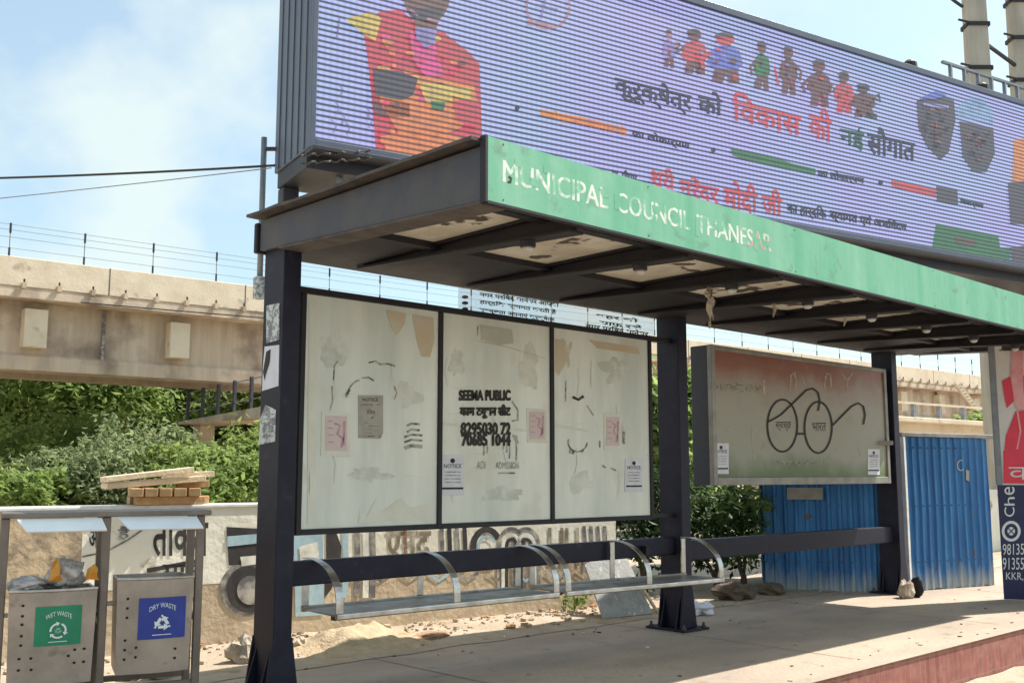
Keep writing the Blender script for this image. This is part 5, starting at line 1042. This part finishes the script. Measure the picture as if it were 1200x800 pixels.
m.blob(arc(1032, 214, 3, 3, 0, 330, 8), s1_, 'led_black'); m.blob([(1044, 211), (1075, 217), (1097, 222), (1097, 232), (1070, 226), (1045, 218)], s1_, 'led_red'); m.blob([(1097, 218), (1122, 222), (1123, 240), (1098, 236)], s2_, 'led_grey'); lt('िशलान्यास', 1125, 1152, 232, 240, 238, 246, 'led_black')
lt('श्री', 762, 790, 192, 224, 200, 230, 'led_red'); lt('नरेंद्र', 796, 842, 204, 236, 214, 246, 'led_red'); lt('मोदी जी', 848, 916, 210, 246, 224, 256, 'led_red')
lt('का हार्दिक', 922, 968, 236, 252, 243, 260, 'led_black'); lt('स्वागत एवं अभिनंदन', 972, 1062, 243, 260, 260, 274, 'led_black'); lt('मा. पीएम', 716, 746, 196, 210, 203, 217, 'led_black')
# two heads in caps and the right hand edge
for _ in range(34):
    k_ = ri.random() < .5; a_ = ri.uniform(1080, 1112) if k_ else ri.uniform(1130, 1160); b_ = (ri.uniform(126, 172) if k_ else ri.uniform(152, 192)); q = ri.uniform(2, 6)
    m.blob([(a_ - q, b_), (a_, b_ - q * .5), (a_ + q, b_ + q * .3), (a_, b_ + q * .6)], s3_, 'led_' + ri.choice(['brown', 'grey', 'skin', 'black', 'brown']))
for x0_, y0_ in ((1097, 140), (1146, 164)):
    m.stroke([(x0_ - 10, y0_ - 1), (x0_ - 4, y0_)], 2.2, s3_, 'led_black'); m.stroke([(x0_ + 4, y0_ + 1), (x0_ + 10, y0_ + 2)], 2.2, s3_, 'led_black'); m.stroke([(x0_, y0_ + 2), (x0_ + 1, y0_ + 10)], 2.0, s3_, 'led_skin'); m.stroke([(x0_ - 6, y0_ + 16), (x0_ + 7, y0_ + 18)], 2.2, s3_, 'led_black')
m.blob([(1074, 118), (1096, 110), (1118, 118), (1120, 140), (1112, 178), (1102, 188), (1086, 172), (1076, 150)], s1_, 'led_grey'); m.stroke([(1082, 122), (1112, 126)], 4, s2_, 'led_lav'); m.blob([(1076, 116), (1098, 106), (1110, 112), (1096, 116)], s2_, 'led_blue'); m.stroke([(1090, 146), (1112, 150)], 3, s2_, 'led_brown')
m.blob([(1120, 128), (1136, 114), (1152, 116), (1164, 132), (1164, 146), (1122, 138)], s1_, 'led_sky'); m.blob([(1124, 142), (1164, 150), (1166, 180), (1156, 202), (1140, 202), (1128, 184)], s2_, 'led_grey'); m.stroke([(1134, 162), (1158, 166)], 3, s3_, 'led_brown')
m.blob([(1188, 164), (1215, 160), (1260, 180), (1262, 300), (1196, 262), (1186, 210)], s1_, 'led_orange'); m.blob([(1181, 214), (1205, 212), (1204, 264), (1184, 262)], s2_, 'led_grey'); m.blob([(1184, 290), (1215, 286), (1215, 318), (1186, 316)], s2_, 'led_grey')
m.blob([(1097, 262), (1170, 276), (1172, 290), (1184, 290), (1184, 309), (1092, 292)], s1_, 'led_green'); lt('स्वागत', 1118, 1144, 278, 288, 283, 294, 'led_brown')
m.build('screen', LE, recalc=True)
m = MB(); lb(m, 0.02, LLEN, 0.15, LDEP - .05, LZ0 - 0.18, LZ0 - 0.002, 'board_dark'); m.build('base_beam', LE, bevel=0.01)
m = MB(); lb(m, 0.0, LLEN, -0.10, 0.14, LZ0 - 0.05, LZ0 - 0.006, 'board_dark'); m.build('base_ledge', LE, bevel=0.004)
for s in (0.13, 13.8):
    m = MB(); lb(m, s - 0.09, s + 0.09, 0.92, 1.10, -0.2, LZ0 - 0.182, 'board_dark'); m.build('leg', LE, bevel=0.01)
    m = MB(); m.bar(LQ(s + .10, 1.01, 4.25), LQ(s + .75, 1.01, 3.98), 0.07, 0.07, 'board_dark'); m.build('brace', LE)
m = MB(); m.bar(LQ(0.44, 0.3, 3.95), LQ(0.44, 0.3, LZ0 - .06), 0.05, 0.05, 'pole_grey'); m.build('stay', LE)
for dz, x1 in ((0.0, .5), (-.08, .62)):
    m = MB(); m.tube([LQ(-0.12 + i * .035, -.08 + .03 * math.sin(i * 1.4), LZ0 - .14 + .008 * i + .010 * math.sin(i * 2.2) + dz) for i in range(22)], 0.010, 'rust_edge', 6); m.build('rope', LE)
m = MB()
for k in range(14): s = 10.9 + .36 * k; m.bar(LQ(s, .35, LZ1 + .001), LQ(s, .35, LZ1 + .42), 0.05, 0.05, 'pole_grey')
m.bar(LQ(10.7, .35, LZ1 + .44), LQ(LLEN, .35, LZ1 + .44), 0.05, 0.04, 'pole_grey'); m.build('walkway_rail', LE)
for s in (9.75, 11.55):
    m = MB(); m.lathe(LQ(s, .25, LZ1 + .002), [(0.09, 0), (0.12, .06), (0.11, .17), (0.05, .22)], 'wire_black', 12); m.build('floodlight', LE)

# ================================================================== POLES AND WIRES
for lab, px, D in (('pale concrete electricity pole with dark clamps rising behind the billboard', 1175, 18.0), ('concrete electricity pole at the top right edge of the picture', 1229, 18.6)):
    b = at_depth(px, D, 0); t = thing('utility_pole', lab, 'pole', b, AZ - math.pi / 2, 'concrete electricity poles behind the billboard')
    m = MB(); w0, w1 = 0.24, 0.17; q = lambda s, d, h: b + RV * s + GV * d + Vector((0, 0, h))
    m.hexa([q(-w0, -w0 * .7, -.2), q(w0, -w0 * .7, -.2), q(w0, w0 * .7, -.2), q(-w0, w0 * .7, -.2), q(-w1, -w1 * .7, 11.5), q(w1, -w1 * .7, 11.5), q(w1, w1 * .7, 11.5), q(-w1, w1 * .7, 11.5)], 'pole_concrete'); m.build('shaft', t, bevel=0.02)
    for h in (8.62, 9.46, 10.2):
        m = MB(); w2 = 0.24 - .07 * h / 11.5 + .012
        for a0, a1, d0, d1 in ((-w2, w2, -w2 * .72 - .02, -w2 * .72), (-w2, w2, w2 * .72, w2 * .72 + .02), (-w2 - .02, -w2, -w2 * .72, w2 * .72), (w2, w2 + .02, -w2 * .72, w2 * .72)):
            m.hexa([q(a0, d0, h), q(a1, d0, h), q(a1, d1, h), q(a0, d1, h), q(a0, d0, h + .07), q(a1, d0, h + .07), q(a1, d1, h + .07), q(a0, d1, h + .07)], 'wire_black')
        m.bar(q(-w2, -w2, h + .03), q(-w2 - .22, -w2 - .05, h + .06), .03, .03, 'wire_black'); m.build('clamp', t)
b1, b2 = at_depth(1142, 18.0, 9.15), at_depth(1204, 18.6, 8.6)
def wire(lab, p, q, sag, r_=0.014, mat='wire_black'):
    p = Vector(p); q = Vector(q); m = MB(); m.tube([p.lerp(q, i / 24) - Vector((0, 0, sag * 4 * (i / 24) * (1 - i / 24))) for i in range(25)], r_, mat, 5); one(m, 'overhead_wire', lab, 'wire', p, 'overhead wires')
m = MB(); m.bar(at_depth(1180, 17.9, 9.20), at_depth(1222, 18.5, 8.95), .05, .05, 'wire_black'); one(m, 'tie_bar', 'dark tie bar running between the two concrete electricity poles', 'bar', at_depth(1180, 17.9, 9.2))
e1 = LQ(0, .55, 0)
def wp_at(px, py, D): d = ray(px, py); return CAM + d * (D / d.dot(GV))
wire('upper dark overhead wire across the sky ending at the billboard corner', wp_at(-260, 212, 13), wp_at(322, 194, 10.7), 0.05)
wire('lower fainter overhead wire across the sky at the left', wp_at(-260, 258, 13), wp_at(318, 197, 10.7), 0.02, 0.006, 'pole_grey')
wire('dark overhead wire looping to the concrete electricity pole at the top right', wp_at(1060, -60, 17), wp_at(1128, 8, 17.9), 0.1, 0.03)
# thin pipe with brackets left of the billboard
b = at_depth(297, 10.9, 0); t = thing('pipe_pole', 'thin grey galvanised pipe clamped to the left side of the billboard cabinet', 'pole', b)
m = MB(); m.tube([b + Vector((0, 0, 3.22)), b + Vector((0, 0, 4.98))], 0.032, 'pole_grey', 10); m.build('pipe', t, smooth=True)
for h in (3.95, 4.85):
    m = MB(); p = b + Vector((0, 0, h)); m.bar(p, p + RV * .14, 0.03, 0.04, 'board_dark'); m.build('clamp', t)
m = MB(); p = b + Vector((0, 0, 3.30)); m.box(p.x - .05, p.x + .05, p.y - .05, p.y + .05, p.z - .12, p.z + .12, 'paper_torn'); m.build('connector', t)

# ================================================================== BLUE SHEDS
def corr(m, A, d, L_, z0, z1, mat, matlow, amp=0.030, pitch=0.118):
    n = int(L_ / pitch * 8); nr = Vector((d.y, -d.x, 0)); vs_, fs = [], []
    zs = [z0 + (z1 - z0) * q / 8 for q in range(9)]
    for i in range(n + 1):
        s = L_ * i / n; ph = (s / pitch) % 1.0; am_ = amp * (0.75 + 0.5 * abs(NZ.noise(Vector((int(s / pitch) * 1.7, A.x, 3))))); o = am_ * (1 if ph < .30 else (1 - (ph - .30) / .12 if ph < .42 else (0 if ph < .88 else (ph - .88) / .12)))
        for z in zs: vs_.append(A + d * s + nr * (o + .018 * NZ.noise(Vector((s * 2.1, z * 1.3, A.y)))) + Vector((0, 0, z + (.02 * NZ.noise(Vector((s * 5, A.x, 1))) if z == z0 else 0))))
    k = len(zs)
    lo_, hi_ = [], []
    for i in range(n):
        for j in range(k - 1): (lo_ if j == 0 else hi_).append((i * k + j, (i + 1) * k + j, (i + 1) * k + j + 1, i * k + j + 1))
    m.add(vs_, hi_ + lo_, mat)
    for q in range(int(L_ / pitch)):
        for z in (z0 + .32, z0 + .95, z1 - .12): m.lathe(A + d * (pitch * (q + .15)) + nr * (amp * .9) + Vector((0, 0, z)), [(.008, 0), (.007, .012), (.002, .018)], 'rust_edge', 6, nr)
def shed(label, A, d, wlen, dep, h, hb, roofov, fov=0.1):
    t = thing('tin_shed', label, 'shed', A + d * wlen / 2, math.atan2(d.y, d.x), 'blue tin sheds at the roadside')
    bk = Vector((-d.y, d.x, 0))
    m = MB(); corr(m, A, d, wlen, 0.0, h, 'shed_blue', 'shed_worn'); o = m.build('front_sheet', t, recalc=False); o.modifiers.new('solid', 'SOLIDIFY').thickness = 0.004
    m = MB(); corr(m, A + d * wlen, bk, dep, 0.0, h, 'shed_blue', 'shed_worn'); o = m.build('side_sheet', t, recalc=False); o.modifiers.new('solid', 'SOLIDIFY').thickness = 0.004
    m = MB(); corr(m, A + bk * dep, -bk, dep, 0.0, h, 'shed_blue', 'shed_worn'); o = m.build('side_sheet', t, recalc=False); o.modifiers.new('solid', 'SOLIDIFY').thickness = 0.004
    m = MB(); corr(m, A + d * wlen + bk * dep, -d, wlen, 0.0, h, 'shed_blue', 'shed_worn'); o = m.build('back_sheet', t, recalc=False); o.modifiers.new('solid', 'SOLIDIFY').thickness = 0.004
    m = MB(); P = [A - d * .06 - bk * fov, A + d * (wlen + roofov) - bk * fov, A + d * (wlen + roofov) + bk * (dep + .1), A - d * .06 + bk * (dep + .1)]
    m.hexa([p + Vector((0, 0, h + .004)) for p in P] + [p + Vector((0, 0, h + .05)) for p in P], 'shed_roof'); m.build('roof', t, bevel=0.006)
    return t, bk
sA = on_z(1066, 692.5, 0); sA = Vector((sA.x, sA.y, 0)); sd = Vector((0.965, -0.262, 0)).normalized()
sW = (on_plane(1159, 600, sA, sd) - sA).dot(sd)
t, bk = shed('sunlit blue corrugated tin shed with flat roof right of the farthest post', sA, sd, sW, 1.1, 1.73, 1.7, 0.30, 0.05)
m = MB(); m.bar(sA - d_ if False else sA - sd * .03 - bk * .03 + Vector((0, 0, .0)), sA - sd * .03 - bk * .03 + Vector((0, 0, 1.73)), .045, .045, 'cap_white'); m.build('corner_post', t)
sf = lambda px, py: on_plane(px, py, sA - bk * .034, sd)
m = MB(); m.stroke(arc(1126, 545, 4, 6, 40, 300, 10), 1.4, sf, 'sign_frame'); m.blob([(1132, 550), (1136, 551), (1136, 564), (1132, 562)], sf, 'sign_frame'); m.build('hasp', t)
qA = on_z(897, 690, 0); qA = Vector((qA.x, qA.y, 0)); qB = on_z(1050, 694, 0); qd = Vector((qB.x - qA.x, qB.y - qA.y, 0)); qL = qd.length; qd.normalize()
t2, bk2 = shed('shaded dark blue tin shed behind the low rail under the spectacles board', qA, qd, qL, 1.3, 1.62, 1.6, 0.0, 0.42)  # deep front eave added to keep this face in shade
m = MB(); qf = lambda px, py: on_plane(px, py, qA - bk2 * .03, qd); P3 = [qf(922, 571), (qf(964, 571)), qf(964, 585), qf(922, 585)]; m.prism([p - bk2 * .02 for p in P3], bk2 * .006, 'sign_frame'); m.build('metal_plate', t2)

# ================================================================== STANDING BANNER
nA = on_z(1172, 694, 0); nA = Vector((nA.x, nA.y, 0)) ; nd = vdir(1760); nb = Vector((-nd.y, nd.x, 0))
nA = at_depth(1177, 11.0); nd = (RV * .93 - GV * .37).normalized(); nb = Vector((-nd.y, nd.x, 0))
BN = thing('banner_stand', 'tall banner with red and white poster above navy panel at the right edge', 'banner', nA + nd * .4, math.atan2(nd.y, nd.x))
nf = lambda px, py, k=0: on_plane(px, py, nA - nb * (.004 + .003 * k), nd)
n1_, n2_, n3_ = (lambda px, py: nf(px, py, 1)), (lambda px, py: nf(px, py, 2)), (lambda px, py: nf(px, py, 3))
NW = 1.0; ztop = nf(1170, 385).z + .3; zmid = nf(1185, 568).z
def nbx(m, s0, s1, d0, d1, h0, h1, mat): q = lambda s, d, h: nA + nd * s + nb * d + Vector((0, 0, h)); m.hexa([q(s0, d0, h0), q(s1, d0, h0), q(s1, d1, h0), q(s0, d1, h0), q(s0, d0, h1), q(s1, d0, h1), q(s1, d1, h1), q(s0, d1, h1)], mat)
m = MB(); nbx(m, -0.075, NW, 0, .03, 0.004, zmid, 'navy')
for ch, y0, y1 in (('C', 594, 605), ('h', 582, 592), ('e', 570, 579.5)):      # vertical word, read upwards
    v, f, a = text_geo(ch); A_, B_, C_, D_ = n1_(1189, y1), n1_(1189, y0), n1_(1177, y1), n1_(1177, y0)
    m.add([(A_ * (1 - x) + B_ * x) * (1 - y) + (C_ * (1 - x) + D_ * x) * y for x, y in v], f, 'white_print')
m.stroke(arc(1185, 622, 9.5, 10.5, 0, 360, 28)[:-1], 3.2, n1_, 'white_print', True); m.blob(arc(1185, 622, 4.5, 5, 0, 340, 12), n1_, 'white_print'); m.stroke([(1180, 617), (1190, 627)], 1.2, n2_, 'navy'); m.stroke([(1190, 617), (1180, 627)], 1.2, n2_, 'navy')
m.text('98135 46', quad_fn(1175, 1214, 637, 650, n1_, 636, 649), 'white_print'); m.text('91355 07', quad_fn(1175, 1214, 653, 667, n1_, 653, 667), 'white_print'); m.text('KKR, HR', quad_fn(1179, 1216, 670, 680, n1_, 671, 681), 'white_print')
m.build('lower_panel', BN)
m = MB(); nbx(m, -0.02, NW, 0.002, .028, zmid + .001, ztop, 'poster_white')
m.blob([(1176, 528), (1240, 528), (1240, 567), (1176, 566)], n1_, 'poster_red'); m.text('वर', quad_fn(1182, 1222, 547, 562, n2_), 'poster_white')
m.blob([(1174, 446), (1186, 440), (1188, 470), (1180, 478), (1178, 470)], n1_, 'poster_red'); m.blob([(1177, 528), (1179, 510), (1190, 482), (1202, 480), (1240, 520), (1240, 528)], n1_, 'poster_red'); m.blob([(1186, 400), (1198, 400), (1200, 480), (1190, 478), (1184, 440)], n2_, 'poster_rose'); m.blob([(1196, 440), (1240, 436), (1240, 470), (1202, 470)], n1_, 'poster_red')
m.stroke([(1192, 480), (1196, 505), (1192, 526)], 2, n2_, 'poster_rose')
m.build('upper_panel', BN)
m = MB(); nbx(m, -0.085, -0.022, -.02, .05, zmid + .002, ztop + .02, 'pole_grey'); m.build('frame_post', BN, bevel=0.006)
